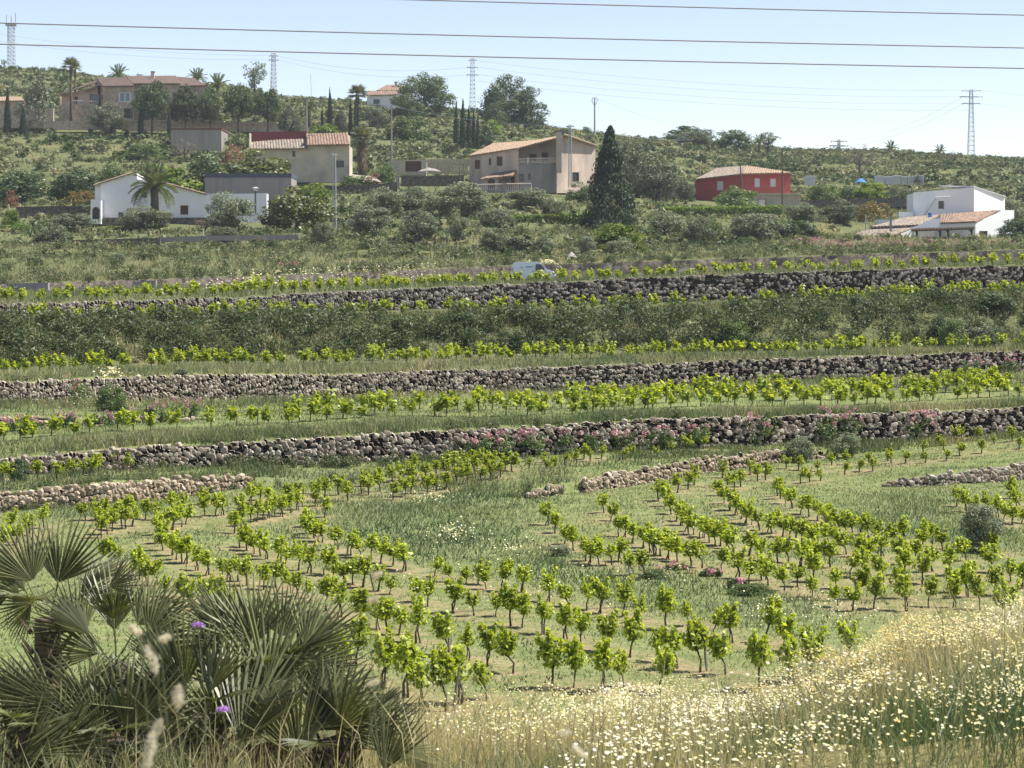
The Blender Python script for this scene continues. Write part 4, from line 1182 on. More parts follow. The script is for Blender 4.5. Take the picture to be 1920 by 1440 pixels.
# ------------------------------------------------------------------ storage tanks, tarpaulins
def tote(px, py, w, hh, D, label):
    h = House('water_container', px, py, D, label, 'container', 'white water containers on the right slope')
    h.block(px - w/2, px + w/2, py - hh, py, D, D + 1.1, 'plastic_white', 'bottle')
    m = MB()
    for k in range(6):
        x = px - w/2 + w * k / 5
        m.tube([h.p(x, py, D - .05), h.p(x, py - hh, D - .05)], .03, 4)
    for k in range(4): m.tube([h.p(px - w/2, py - hh * k / 3, D - .05), h.p(px + w/2, py - hh * k / 3, D - .05)], .03, 4)
    m.build('cage', MATS['steel'], h.root)
for px, py, w, hh, lb in ((1519, 343, 19, 14, 'white caged water container standing alone right of the red house'), (1650, 341, 17, 12, 'white caged water container nearest the blue tarpaulin'),
                          (1667, 341, 14, 11, 'white caged water container, second beyond the blue tarpaulin'), (1682, 341, 16, 13, 'white caged water container, middle of the right group'),
                          (1695, 341, 12, 11, 'smaller white caged container beside the slumped pair'), (1711, 342, 18, 13, 'white caged water container beside the black cloth'), (1727, 340, 10, 12, 'white caged water container behind the black cloth')):
    q_ = ground_at(px, 400); tote(px, min(HZ - FPX * q_.z / 400 + 1, py + 4), w, hh + 3, 400, lb)
def tarp(px, py, w, hh, D, mat, label):
    h = House('tarpaulin', px, py, D, label, 'tarpaulin')
    bm = bmesh.new(); n = 10
    r = random.Random(int(px))
    g = [[bm.verts.new(h.p(px - w/2 + w * i / n, py - hh * math.sin(math.pi * i / n) * math.sin(math.pi * (j + .6) / 6.2) * r.uniform(.7, 1.1), D + j * .5)) for i in range(n + 1)] for j in range(6)]
    for j in range(5):
        for i in range(n): bm.faces.new((g[j][i], g[j][i+1], g[j+1][i+1], g[j+1][i]))
    me = bpy.data.meshes.new('sheet'); bm.to_mesh(me); bm.free(); me.materials.append(MATS[mat]); me.shade_smooth()
    link('sheet', me, h.root)
tarp(1614, 343, 24, 9, 398, 'blue_plastic', 'blue tarpaulin over a heap near the white containers')
tarp(1722, 343, 16, 16, 398.4, 'black_cloth', 'black cloth hanging over the last white container')
tarp(805, 322, 44, 8, 370, 'concrete', 'grey tarpaulin heap before the ochre garage')
tarp(1072, 484, 20, 12, 216, 'concrete', 'pale canvas sheet propped beside the round bushes')
h = House('water_drum', 1744, 408, 306.2, 'small blue plastic drum on the tile roof', 'drum')
MB().tube([h.p(1744, 407, 303), h.p(1744, 399, 303)], .3, 10).build('drum', MATS['blue_plastic'], h.root)

# ------------------------------------------------------------------ poles, pylons, cables
def pole(name, px, ytop, ybase, D, rad, label, mat='pole_wood', lean=0, cat='utility pole', extra=None):
    h = House(name, px, ybase, D, label, cat)
    b0 = h.p(px, ybase + 6, D); t0 = h.p(px + lean, ytop, D)
    MB().tube([b0, t0], [rad * 1.25, rad * .8], 8).build('shaft', MATS[mat], h.root)
    if extra: extra(h, px + lean, ytop, D)
    return h
def insulators(h, px, y, D):
    MB().tube([h.p(px - 3, y + 2, D), h.p(px + 3, y + 2, D)], .06, 5).build('crossarm', MATS['dark_steel'], h.root)
pole('utility_pole', 575, 188, 250, 372, .13, 'slim grey pole rising behind the red parapet')
pole('utility_pole', 734, 198, 300, 380, .15, 'tall pale pole standing above the ochre garage', extra=insulators)
pole('utility_pole', 1467, 279, 392, 364, .14, 'tall dark pole before the red house terrace', 'bark')
pole('utility_pole', 1392, 311, 352, 366, .13, 'leaning pole against the corner of the red house', 'bark', lean=-4)
pole('utility_pole', 1312, 312, 345, 384, .14, 'short stump pole behind the red house corner')
pole('utility_pole', 862, 314, 332, 358, .1, 'short black post by the garage garden wall', 'dark_steel')
pole('radio_mast', 585, 138, 190, 600, .06, 'thin aerial mast on the bare skyline', 'steel', lean=-3, cat='mast')
pole('steel_post', 1623, 402, 430, 300, .07, 'thin steel lamp post left of the white block house', 'steel', cat='lamp post')
def tulip(h, px, y, D):
    for s_ in (-1, 1):
        MB().tube([h.p(px, y + 16, D), h.p(px + s_ * 5.5, y + 6, D), h.p(px + s_ * 3, y, D)], .09, 5).build('arm', MATS['steel'], h.root)
    MB().tube([h.p(px - 3, y, D), h.p(px + 3, y, D)], .08, 5).build('crossarm', MATS['steel'], h.root)
pole('power_pole', 1115, 183, 258, 560, .24, 'grey power pole with a cage-shaped head on the ridge', 'steel', extra=tulip, cat='power pole')
def lamp_head(h, px, y, D):
    b = MB().tube([h.p(px, y + 8, D), h.p(px, y + 3, D)], [.25, .32], 8).build('lantern', MATS['frame_white'], h.root)
    MB().tube([h.p(px, y + 3, D), h.p(px, y, D)], [.55, .06], 8).build('lamp_cap', MATS['steel'], h.root)
pole('street_lamp', 479, 350, 392, 292, .13, 'black street lamp with lantern head beside the white wall', 'dark_steel', extra=lamp_head, cat='street lamp')

def lattice(name, px, ytop, ybase, D, wb, wt, label, arms=(), n=9, rad=.09, cat='pylon'):
    """square lattice tower, widths in photo pixels"""
    h = House(name, px, ybase, D, label, cat)
    k = D / FPX
    H = (ybase + 6 - ytop) * k
    z0 = -6 * k
    def cor(t, i):
        w = (wb + (wt - wb) * t) * k / 2
        sx, sy = ((-1, -1), (1, -1), (1, 1), (-1, 1))[i]
        return Vector((sx * w, sy * w, z0 + H * t))
    for i in range(4): MB().tube([cor(0, i), cor(1, i)], rad, 4).build('leg', MATS['steel'], h.root)
    m = MB()
    for j in range(n):
        for i in range(4):
            a, b = j / n, (j + 1) / n
            m.tube([cor(a, i), cor(b, (i + 1) % 4)], rad * .6, 3, False)
            m.tube([cor(b, i), cor(b, (i + 1) % 4)], rad * .6, 3, False)
            if n < 14: m.tube([cor(a, (i + 1) % 4), cor(b, i)], rad * .6, 3, False)
    m.build('bracing', MATS['steel'], h.root)
    for (ya, wa) in arms:
        z = (ybase - ya) * k
        m = MB()
        m.tube([(-wa * k / 2, 0, z), (wa * k / 2, 0, z)], rad * 1.1, 4)
        m.tube([(-wa * k / 2, 0, z), (0, 0, z - 2.4 * k), (wa * k / 2, 0, z)], rad * .8, 4)
        ar = m.build('crossarm', MATS['steel'], h.root)
        for s_ in (-1, 1): MB().tube([(s_ * wa * k * .46, 0, z), (s_ * wa * k * .46, 0, z - 2.6 * k)], rad * 1.2, 5).build('insulator', MATS['dark_steel'], ar)
    return h
lattice('pylon', 1821, 168, 302, 620, 13, 5, 'tall lattice pylon with three crossarms on the right skyline', [(169.5, 36), (181, 44), (193.5, 34)], 16, .075)
lattice('pylon', 886, 110, 225, 600, 12, 6, 'lattice pylon rising behind the dark cypress group', [(112, 14), (126, 20), (140, 22)], 15, .07)
lattice('pylon', 513, 100, 172, 640, 11, 7, 'short lattice pylon beside the loose tree on the skyline', [(104, 16), (112, 18)], 10, .08)
lattice('pylon', 1573, 262, 295, 900, 6, 4, 'distant pylon top with two crossarms behind the ridge', [(264, 30), (273, 36)], 6, .16)
h = lattice('radio_tower', 21, 46, 128, 660, 13, 11, 'lattice radio tower with antenna rods at the left edge', (), 12, .075, 'radio tower')
for dx, yt in ((-9, 28), (0, 30), (8, 24)): MB().tube([h.p(21 + dx, 48, 660), h.p(21 + dx, yt, 660)], .13, 5).build('antenna', MATS['steel'], h.root)
h.block(10, 30, 44, 48, 659, 661, 'steel', 'platform')
lattice('lattice_pole', 627, 289, 425, 285, 7, 4.5, 'narrow lattice power pole below the cream house', [(291, 12)], 20, .05, 'power pole')
lattice('lattice_pole', 1069, 234, 345, 352, 6.5, 4, 'narrow lattice power pole in front of the beige gable', [(236, 15)], 18, .06, 'power pole')

plain('cable', (0.27, 0.255, 0.265), .6, .1, 1)
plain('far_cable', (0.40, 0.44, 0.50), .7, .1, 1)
def cable(label, pts, rad, mat='cable', sag=0.0):
    """pts: (px, py, D) ends"""
    a, b = P(*pts[0]), P(*pts[1])
    q = [a.lerp(b, t) - Vector((0, 0, sag * 4 * t * (1 - t))) for t in np.linspace(0, 1, 25)]
    m = a.lerp(b, .5)
    MB().tube([p - m for p in q], rad, 5).build('power_cable', MATS[mat], None, True, m, label=label, cat='cable', group='overhead cables')
cable('topmost thick overhead cable leaving the top edge of the photo', [(-500, -40, 46), (2500, 40, 52)], .016, sag=.07)
cable('middle thick overhead cable crossing the whole sky', [(-500, 28, 46), (2500, 100, 52)], .016, sag=.07)
cable('lowest thick overhead cable crossing the whole sky', [(-500, 68, 46), (2500, 138, 52)], .016, sag=.07)
for i, (a, b, lb) in enumerate([((881, 112, 600), (1804, 169, 620), 'uppermost thin wire between the two skyline pylons'), ((896, 126, 600), (1800, 181, 620), 'second thin wire between the two skyline pylons'),
        ((897, 140, 600), (1806, 194, 620), 'third thin wire between the two skyline pylons'), ((897, 152, 600), (1815, 206, 620), 'lowest thin wire between the two skyline pylons'),
        ((1838, 169, 620), (2400, 190, 700), 'thin wire leaving the right edge from the pylon top'), ((1838, 194, 620), (2400, 214, 700), 'thin wire leaving the right edge from the lowest crossarm'),
        ((520, 104, 640), (879, 126, 600), 'upper thin wire from the short pylon to the cypress pylon'), ((521, 112, 640), (879, 140, 600), 'lower thin wire from the short pylon to the cypress pylon'),
        ((-100, 45, 700), (506, 104, 640), 'upper thin wire reaching the short pylon from the left edge'), ((-100, 60, 700), (506, 112, 640), 'lower thin wire reaching the short pylon from the left edge'),
        ((1590, 264, 900), (1806, 181, 620), 'sagging wire climbing from the distant pylon'), ((1590, 273, 900), (1806, 194, 620), 'lower sagging wire climbing from the distant pylon'),
        ((1118, 184, 560), (1480, 268, 620), 'thin wire descending right from the cage-headed pole'), ((1076, 236, 352), (1300, 262, 420), 'thin wire right of the gable lattice pole'), ((1062, 236, 352), (740, 200, 380), 'thin wire from the gable lattice pole to the pale pole')]):
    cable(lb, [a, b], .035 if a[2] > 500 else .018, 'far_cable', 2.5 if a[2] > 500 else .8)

# ------------------------------------------------------------------ van on the lane
plain('van_paint', (0.70, 0.75, 0.82), .3, .08, 1, spec=.5)
plain('tyre', (0.02, 0.02, 0.02), .9, .1, 5)
plain('print_grey', (0.28, 0.30, 0.33), .6, .1, 5)
plain('tail_red', (0.35, 0.02, 0.02), .4, .1, 5)
def van():
    D = 198.6
    px = 1000
    X = (px - CX) / FPX * D
    root = empty('delivery_van', (X, D, g1(X, D) + .05), math.radians(-4), label='white panel van driving along the lane behind the upper vines', cat='van')
    root.scale = (.94, .94, .92); L, Wd = 4.35, 1.85
    prof = [(-2.15, .38), (-2.17, .95), (-2.08, 1.55), (-1.98, 1.88), (-1.7, 1.95), (.35, 1.95), (.72, 1.88), (1.42, 1.2), (1.98, 1.02), (2.16, .78), (2.18, .4), (1.9, .3), (-1.9, .3)]
    bm = bmesh.new()
    secs = []
    for y, ins in ((-Wd/2 + .12, .0), (-Wd/2, -.0), (Wd/2, 0), (Wd/2 - .12, 0)): pass
    rings = []
    for y, taper in ((-Wd/2 + .09, 1), (-Wd/2, 0), (Wd/2, 0), (Wd/2 - .09, 1)):
        rings.append([bm.verts.new((x * (1 - .015 * taper), y if z < 1.1 else y * (1 - .07 * (z - 1.1)), z + (.05 if taper and z > 1.5 else 0))) for x, z in prof])
    n = len(prof)
    for a, b in zip(rings, rings[1:]):
        for k in range(n): bm.faces.new((a[k], a[(k+1) % n], b[(k+1) % n], b[k]))
    bm.faces.new(rings[0][::-1]); bm.faces.new(rings[-1])
    bmesh.ops.recalc_face_normals(bm, faces=bm.faces)
    bmesh.ops.bevel(bm, geom=[e for e in bm.edges if e.calc_face_angle(0) > .5], offset=.04, segments=2, affect='EDGES')
    me = bpy.data.meshes.new('body'); bm.to_mesh(me); bm.free(); me.materials.append(MATS['van_paint'])
    body = link('body', me, root)
    def side(pts, mat, name, par, y=-Wd/2 - .015, yt=.07):
        def q(x, z, dy): return (x, (y + dy) * (1 - yt * max(z - 1.1, 0)) if z > 1.1 else y + dy, z)
        i = len(pts); m = MB()
        f = [q(x, z, -.015) for x, z in pts]; b_ = [q(x, z, .05) for x, z in pts]
        m.poly(f)
        for k in range(i): m.quad(f[k], f[(k+1) % i], b_[(k+1) % i], b_[k])
        return m.build(name, MATS[mat], par)
    side([(.28, 1.16), (1.28, 1.16), (.78, 1.74), (.33, 1.78)], 'glass', 'side_window', body)
    for x0, x1, nm in ((.25, .26, 'door_seam'), (1.3, 1.31, 'door_seam'), (-1.0, -.99, 'door_seam')):
        side([(x0, .5), (x1, .5), (x1, 1.7 if x0 < 1 else 1.1), (x0, 1.7 if x0 < 1 else 1.1)], 'print_grey', nm, body)
    side([(.36, 1.0), (.56, 1.0), (.56, 1.05), (.36, 1.05)], 'dark_steel', 'handle', body)
    side([(-.08, 1.0), (.12, 1.0), (.12, 1.05), (-.08, 1.05)], 'dark_steel', 'handle', body)
    side([(-2.08, .95), (-2.02, .95), (-2.0, 1.45), (-2.05, 1.45)], 'tail_red', 'tail_lamp', body)
    # sign writing on the side, too blurred to read: a line of short strokes as the photo shows them
    xs = -.72
    for k, w_ in enumerate((.07, .06, .03, .08, .07, .07, .06, .07, .05)):
        side([(xs, 1.46), (xs + w_, 1.46), (xs + w_, 1.58), (xs, 1.58)], 'print_grey', 'lettering', body); xs += w_ + .02
    xs = -1.3
    for k, w_ in enumerate((.05, .06, .05, .06, .05)):
        side([(xs, 1.42), (xs + w_, 1.42), (xs + w_, 1.46), (xs, 1.46)], 'print_grey', 'lettering', body); xs += w_ + .02
    ws = MB(); ws.quad((.78, -.75, 1.85), (.78, .75, 1.85), (1.42, .82, 1.24), (1.42, -.82, 1.24))
    o = ws.build('windscreen', MATS['glass'], body); o.location = (.035, 0, .035)
    for s_ in (-1, 1): MB().box(1.15, 1.3, s_ * 1.0 - .1, s_ * 1.0 + .1, 1.12, 1.32).build('mirror', MATS['van_paint'], root)
    for s_ in (-1, 1): MB().box(1.98, 2.17, s_ * .72 - .15, s_ * .72 + .15, .72, .92).build('headlight', MATS['glass'], root)
    MB().box(2.1, 2.24, -.85, .85, .35, .6).build('bumper', MATS['dark_steel'], root)
    for x in (-1.35, 1.45):
        for s_ in (-1, 1):
            t = MB().tube([(x, s_ * .82 - .1, .33), (x, s_ * .82 + .1, .33)], .33, 16).build('wheel', MATS['tyre'], root)
            MB().tube([(x, s_ * .82 - .11, .33), (x, s_ * .82 + .11, .33)], .2, 10).build('rim', MATS['steel'], t)
van()


# ------------------------------------------------------------------ trees and shrubs of the hillside
# kind, column, width (photo px), tip row, depth, label, category
T_ = [
 ('silver', 68, 80, 150, 466, 'big silvery tree before the hilltop pink cottage', 'tree'), ('cypress', 14, 15, 168, 458, 'slender cypress at the far left hilltop edge', 'tree'), ('cypress', 44, 17, 204, 458, 'short stubby cypress left of the villa stairs', 'tree'),
 ('olive', 200, 62, 194, 461, 'pale olive tree hiding the villa corner', 'tree'),
 ('umbrella', 285, 80, 152, 458, 'broadest umbrella pine before the villa window', 'tree'), ('umbrella', 347, 60, 163, 459, 'second umbrella pine right of the villa window', 'tree'), ('umbrella', 395, 56, 166, 460, 'third umbrella pine of the hilltop row', 'tree'),
 ('umbrella', 447, 66, 160, 459, 'fourth umbrella pine of the hilltop row', 'tree'), ('umbrella', 502, 62, 166, 460, 'last umbrella pine of the hilltop row', 'tree'), ('olive', 545, 46, 200, 452, 'grey-green tree at the right end of the pine row', 'tree'),
 ('cypress', 264.5, 13, 188, 455, 'dark cypress column before the broadest umbrella pine', 'tree'), ('cypress', 317, 10, 204, 455, 'thin dark cypress between two umbrella pines', 'tree'),
 ('airy', 478, 64, 114, 600, 'loose dark tree standing on the left skyline', 'tree'), ('airy', 8, 16, 110, 640, 'small tree beside the radio tower foot', 'tree'),
 ('green', 272, 90, 262, 412, 'leafy green bush on the slope below the villa', 'shrub'), ('dark', 386, 92, 284, 345, 'round glossy dark green tree above the water tank', 'tree'), ('carob', 482, 140, 278, 340, 'wide dark tree with yellowish leaves above the slate band', 'tree'),
 ('lime', 308, 124, 304, 322, 'bright green fig tree behind the white farmhouse', 'tree'), ('bare', 348, 60, 262, 408, 'grey leafless tree left of the square tank', 'tree'), ('ruddy', 438, 46, 268, 398, 'reddish flowering bush beside the cream house', 'shrub'),
 ('olive', 272, 106, 388, 286, 'olive tree in front of the farmhouse gable', 'tree'), ('olive', 430, 92, 362, 284, 'dark dense olive tree before the long water tank', 'tree'), ('silver', 140, 84, 400, 288, 'pale olive tree left of the farmhouse porch', 'tree'), ('olive', 97, 68, 420, 262, 'dark round olive tree at the lane on the left', 'tree'),
 ('lime', 20, 36, 390, 296, 'lime green spiky shrub at the left edge', 'shrub'), ('lime', 210, 30, 421, 284, 'yellow flowering bush below the farmhouse porch', 'shrub'), ('green', 30, 80, 416, 284, 'clipped green hedge bush at the left edge', 'hedge'),
 ('dark', 40, 110, 320, 352, 'dark ivy-covered thicket at the left edge', 'shrub'), ('dark', 146, 104, 316, 350, 'dark ivy-covered thicket left of the farmhouse roof', 'shrub'), ('green', 208, 60, 300, 356, 'scrubby bush touching the farmhouse roof edge', 'shrub'), ('rust', 150, 66, 355, 330, 'rusty orange-tipped bush left of the farmhouse', 'shrub'), ('ruddy', 22, 30, 356, 330, 'pinkish bush on the slope at the left edge', 'shrub'),
 ('silver', 415, 60, 425, 266, 'small silvery shrub at the concrete lane wall', 'shrub'), ('bare', 385, 50, 405, 282, 'pruned bare tree before the brown farmhouse shutter', 'tree'),
 ('cypress', 618.5, 12, 168, 470, 'tall lone cypress right of the pine row', 'tree'), ('cypress', 604, 7, 204, 470, 'tiny cypress left of the lone tall cypress', 'tree'), ('cypress', 657, 10, 188, 466, 'left cypress of the pair below the fan palm', 'tree'), ('cypress', 668, 13, 176, 466, 'right cypress of the pair below the fan palm', 'tree'),
 ('lime', 610, 66, 229, 440, 'lime green bush above the ribbed tile roof', 'shrub'), ('silver', 640, 36, 208, 468, 'greyish bush between the cypresses', 'shrub'), ('green', 762, 84, 212, 470, 'mid green spreading tree below the skyline cottage', 'tree'), ('olive', 705, 50, 196, 500, 'grey-green tree below the skyline palm', 'tree'),
 ('pine', 796, 104, 133, 545, 'big pine tree beside the skyline cottage', 'tree'), ('pine', 762, 60, 175, 530, 'lower pine bough mass left of the big pine', 'tree'),
 ('cypress', 855.5, 12, 194, 452, 'leftmost cypress of the dark group', 'tree'), ('cypress', 868, 15, 190, 455, 'tallest cypress of the dark group', 'tree'), ('cypress', 879, 12, 202, 453, 'middle cypress of the dark group', 'tree'), ('cypress', 888, 9, 208, 452, 'fourth cypress of the dark group', 'tree'), ('cypress', 896, 9, 216, 451, 'rightmost cypress of the dark group', 'tree'),
 ('dark', 912, 30, 232, 458, 'round dark bush right of the cypress group', 'shrub'), ('lime', 924, 34, 222, 500, 'bright green bush below the twin pines', 'shrub'),
 ('pine', 950, 92, 139, 545, 'left and taller of the twin skyline pines', 'tree'), ('pine', 992, 66, 164, 548, 'right and lower of the twin skyline pines', 'tree'), ('pine', 930, 46, 190, 530, 'small lighter pine at the foot of the twins', 'tree'),
 ('olive', 1058, 30, 240, 540, 'hazy bush behind the beige chimney', 'shrub'), ('dark', 1099, 20, 235, 575, 'small round bush alone on the ridge', 'shrub'),
 ('olive', 720, 84, 352, 300, 'olive tree below the stone gate pier', 'tree'), ('olive', 780, 84, 350, 306, 'second olive of the row below the garage', 'tree'), ('olive', 868, 112, 342, 300, 'largest olive of the row below the garage', 'tree'),
 ('silver', 690, 90, 386, 270, 'pale olive beside the lattice power pole', 'tree'), ('silver', 782, 82, 394, 262, 'pale olive in the lower orchard row', 'tree'), ('carob', 556, 128, 346, 280, 'wide dark carob tree over the parked shade', 'tree'), ('lime', 584, 76, 338, 304, 'lime tree peeping above the dark carob', 'tree'),
 ('olive', 860, 40, 400, 262, 'small olive between the orchard and the hedge', 'tree'), ('silver', 606, 46, 418, 252, 'small silver shrub at the carob foot', 'shrub'), ('green', 668, 60, 322, 362, 'flowering bush at the foot of the cream house', 'shrub'), ('ruddy', 700, 40, 322, 362, 'pinkish bush beside the sandy drive', 'shrub'), ('green', 722, 44, 300, 374, 'rounded green bush by the drive', 'shrub'),
 ('olive', 990, 92, 354, 318, 'olive tree below the beige house balustrade', 'tree'), ('silver', 932, 66, 392, 270, 'silver olive below the balustrade', 'tree'), ('green', 1088, 58, 338, 346, 'fresh green tree under the beige gable', 'tree'), ('olive', 1040, 50, 372, 312, 'scrubby olive left of the tall dark conifer', 'tree'),
 ('cedar', 1144, 104, 238, 284, 'tall dark conical conifer right of the beige house', 'tree'),
 ('olive', 1205, 90, 276, 372, 'dark grey-green tree behind the conical conifer', 'tree'), ('olive', 1232, 90, 290, 366, 'dark grey-green tree left of the crumbling block wall', 'tree'), ('olive', 1180, 60, 258, 420, 'small tree showing over the conifer shoulder', 'tree'), ('olive', 1285, 40, 336, 372, 'thin tree covering the crumbling wall', 'tree'),
 ('olive', 930, 62, 428, 226, 'left round clipped bush above the van', 'shrub'), ('dark', 975, 54, 440, 225, 'middle round clipped bush above the van', 'shrub'), ('olive', 1021, 44, 442, 225, 'right round clipped bush above the van', 'shrub'), ('silver', 1102, 38, 444, 226, 'silver bush beside the canvas sheet', 'shrub'),
 ('lime', 1162, 100, 414, 236, 'bright fig tree below the tall conifer', 'tree'), ('olive', 1163, 54, 447, 226, 'rounded grey bush before the bright fig tree', 'shrub'),
 ('dark', 1288, 98, 234, 560, 'rounded tree at the start of the right ridge', 'tree'), ('olive', 1300, 74, 246, 548, 'lighter tree before the ridge start', 'tree'), ('dark', 1372, 80, 242, 555, 'second rounded tree on the right ridge', 'tree'), ('airy', 1440, 66, 246, 560, 'feathery tree right of the ridge trees', 'tree'),
 ('bare', 1612, 66, 272, 470, 'grey leafless bush on the right slope', 'tree'), ('bare', 1787, 30, 282, 520, 'thin leafless tree left of the right pylon', 'tree'), ('dark', 1215, 34, 262, 500, 'dark bush on the middle ridge', 'shrub'),
 ('green', 1382, 92, 342, 352, 'umbrella-shaped tree before the red house', 'tree'),
 ('silver', 1420, 104, 402, 262, 'large silver olive below the clipped hedge', 'tree'), ('dark', 1494, 84, 412, 270, 'dark ivy mound right of the silver olive', 'shrub'), ('green', 1400, 60, 436, 250, 'scrubby green bush below the silver olive', 'shrub'),
 ('olive', 1500, 64, 380, 300, 'grey olive left of the dark hedge bushes', 'tree'), ('olive', 1575, 74, 376, 304, 'dark olive behind the low tile roofs', 'tree'), ('rust', 1645, 74, 374, 326, 'rusty hedge bush left of the white block house', 'hedge'), ('rust', 1610, 54, 380, 318, 'brown-green hedge bush left of the rusty one', 'hedge'),
 ('green', 1545, 62, 338, 385, 'almond tree right of the red house terrace', 'tree'), ('green', 1592, 50, 342, 388, 'middle almond tree of the short row', 'tree'), ('lime', 1630, 66, 338, 386, 'brightest almond tree of the short row', 'tree'), ('olive', 1690, 60, 346, 380, 'grey tree below the white containers', 'tree'),
 ('dark', 1902, 66, 408, 284, 'dark glossy bush at the right edge', 'shrub'), ('olive', 1895, 60, 376, 320, 'grey tree behind the white house corner', 'tree'), ('green', 1330, 50, 402, 262, 'scrubby tree under the clipped hedge', 'tree'), ('olive', 1250, 70, 396, 268, 'orchard tree right of the bright fig', 'tree'), ('olive', 1310, 60, 408, 256, 'orchard tree between fig and silver olive', 'tree'),
 ('dark', 1760, 46, 588, 144, 'dark rounded bush on the overgrown bank near the right edge', 'shrub'), ('green', 1785, 52, 582, 142, 'bright green bush on the overgrown bank near the right edge', 'shrub'), ('dark', 1865, 90, 548, 149, 'large dark bush at the right end of the bank', 'shrub'), ('silver', 1850, 84, 612, 143, 'silver grey shrub low on the bank at the right edge', 'shrub'),
 ('dark', 1610, 60, 552, 148, 'dark bush at the bank top below the grey wall', 'shrub'), ('dark', 1750, 60, 536, 152, 'dark bush rising above the bank crest on the right', 'shrub'), ('green', 1375, 64, 592, 142, 'rounded green bush mid-bank in the centre right', 'shrub'), ('dark', 560, 60, 612, 135, 'dark shrub on the overgrown bank, left of centre', 'shrub'), ('dark', 860, 90, 586, 142, 'broad dark shrub at the centre of the overgrown bank', 'shrub'), ('green', 350, 50, 606, 130, 'leafy creeper mound on the left part of the bank', 'shrub'),
 ('silver', 1842, 84, 946, 61, 'silvery blue feathery shrub among the vines on the right', 'shrub'),
 ('olive', 1500, 58, 818, 90, 'grey-green bush at the end of the middle stone wall', 'shrub'), ('olive', 1585, 56, 812, 92, 'grey-green bush before the tall wall on the right', 'shrub'), ('green', 1225, 50, 1082, 55, 'low feathery green bush among the vines, centre', 'shrub'), ('green', 1410, 84, 1098, 52.5, 'low feathery green bush above the front vines', 'shrub'), ('olive', 1050, 46, 1030, 60, 'grey-green weed clump left of the straight rows', 'shrub'),
 ('dark', 36, 36, 856, 76, 'dark little bush at the left end of the tall wall', 'shrub'), ('green', 208, 62, 712, 98, 'white-flowering round bush against the middle wall on the left', 'shrub'), ('olive', 340, 30, 690, 108, 'bush growing over the coping of the middle wall', 'shrub'),
 ('olive', 220, 34, 474, 200, 'round grey bush on the bank above the lane on the left', 'shrub'), ('dark', 275, 44, 474, 205, 'dark bush on the bank above the lane on the left', 'shrub'), ('bare', 485, 40, 440, 240, 'bare twiggy bush above the lane', 'shrub'), ('dark', 65, 34, 480, 195, 'small dark bush at the left bank', 'shrub'),
]
for (kd, px, w, yt, D, lb, ct) in T_:
    if kd == 'umbrella': w *= .92
    tree(kd, px, w, yt, D, lb, ct, 'shrubs and hedges of the slope' if ct in ('shrub', 'hedge') else 'trees of the hillside')

def hedge(label, x0, x1, y0, y1, hpx, D, depth, mat, n=2600):
    """clipped hedge: leafy box following the ground line"""
    rng = np.random.default_rng(int(x0))
    c = P((x0 + x1) / 2, (y0 + y1) / 2 + hpx, D)
    W, H = (x1 - x0) / FPX * D, hpx / FPX * D
    u = rng.random(n); 
    face = rng.random(n)
    x = (u - .5) * W
    zz = np.where(face < .45, H, rng.random(n) * H) + rng.normal(0, .12, n) + .25 * (fbm(x / 2, x * 0 + 3.3, 1.0, 3) - .5) + (u - .5) * (y0 - y1) / FPX * D
    yy = np.where(face < .45, rng.random(n) * depth, 0) + rng.normal(0, .12, n)
    nn = unit(np.stack([rng.normal(0, .5, n), np.where(face < .45, 0, -1.0) + rng.normal(0, .4, n), np.where(face < .45, 1.0, .2) + rng.normal(0, .4, n)], -1))
    q = leaves(np.stack([x, yy, zz], -1), nn, rng.uniform(.25, .5, n), .7, rng)
    root = empty('clipped_hedge', c, label=label, cat='hedge')
    link('foliage', kmesh('hedge_foliage', q, MATS[mat], {'tint': np.clip(rng.normal(.5, .3, n), 0, 1)}), root)
    MB().box(-W/2, W/2, .25, depth, -1.2, H - .3).build('core', MATS['dark_leaf'], root)
hedge('long clipped hedge below the red house', 1242, 1468, 391, 388, 24, 325, 1.5, 'lime_leaf', 3600)
hedge('vine-covered green hedge left of the tall conifer', 958, 1112, 407, 402, 24, 290, 1.2, 'lime_leaf', 2600)
hedge('dark ivy hedge above the low tile roofs', 1455, 1530, 418, 424, 26, 290, 1.5, 'green_leaf', 1600)

# ------------------------------------------------------------------ palms
def pinnate(seed, n=26, droop=.5):
    rng = np.random.default_rng(700 + seed)
    t = np.linspace(.06, 1, n)
    x = t * .86; z = .38 * t - droop * t ** 2.2
    pos, Vs = np.stack([x, 0 * t, z], -1), []
    for s in (-1, 1):
        for i in range(n):
            L = .24 * math.sin(math.pi * (.12 + .84 * t[i])) ** .6 + .03
            d = unit(np.array([.75, s * 1.0, -.28 + rng.normal(0, .12)])); w = np.array([.011, 0, .011])
            p = pos[i]
            Vs.append([p - w, p + d * L * .5 - w * .9, p + d * L, p + d * L * .5 + w * 1.4])
    for i in range(n - 1):
        a, b = pos[i], pos[i+1]; w = np.array([0, .009 * (1.1 - t[i]), 0])
        Vs.append([a - w, b - w, b + w, a + w])
    V = np.array(Vs)
    return kmesh('frond', V, MATS['date_frond'], {'tint': np.clip(np.random.default_rng(seed).normal(.55, .25, len(V)), 0, 1)})

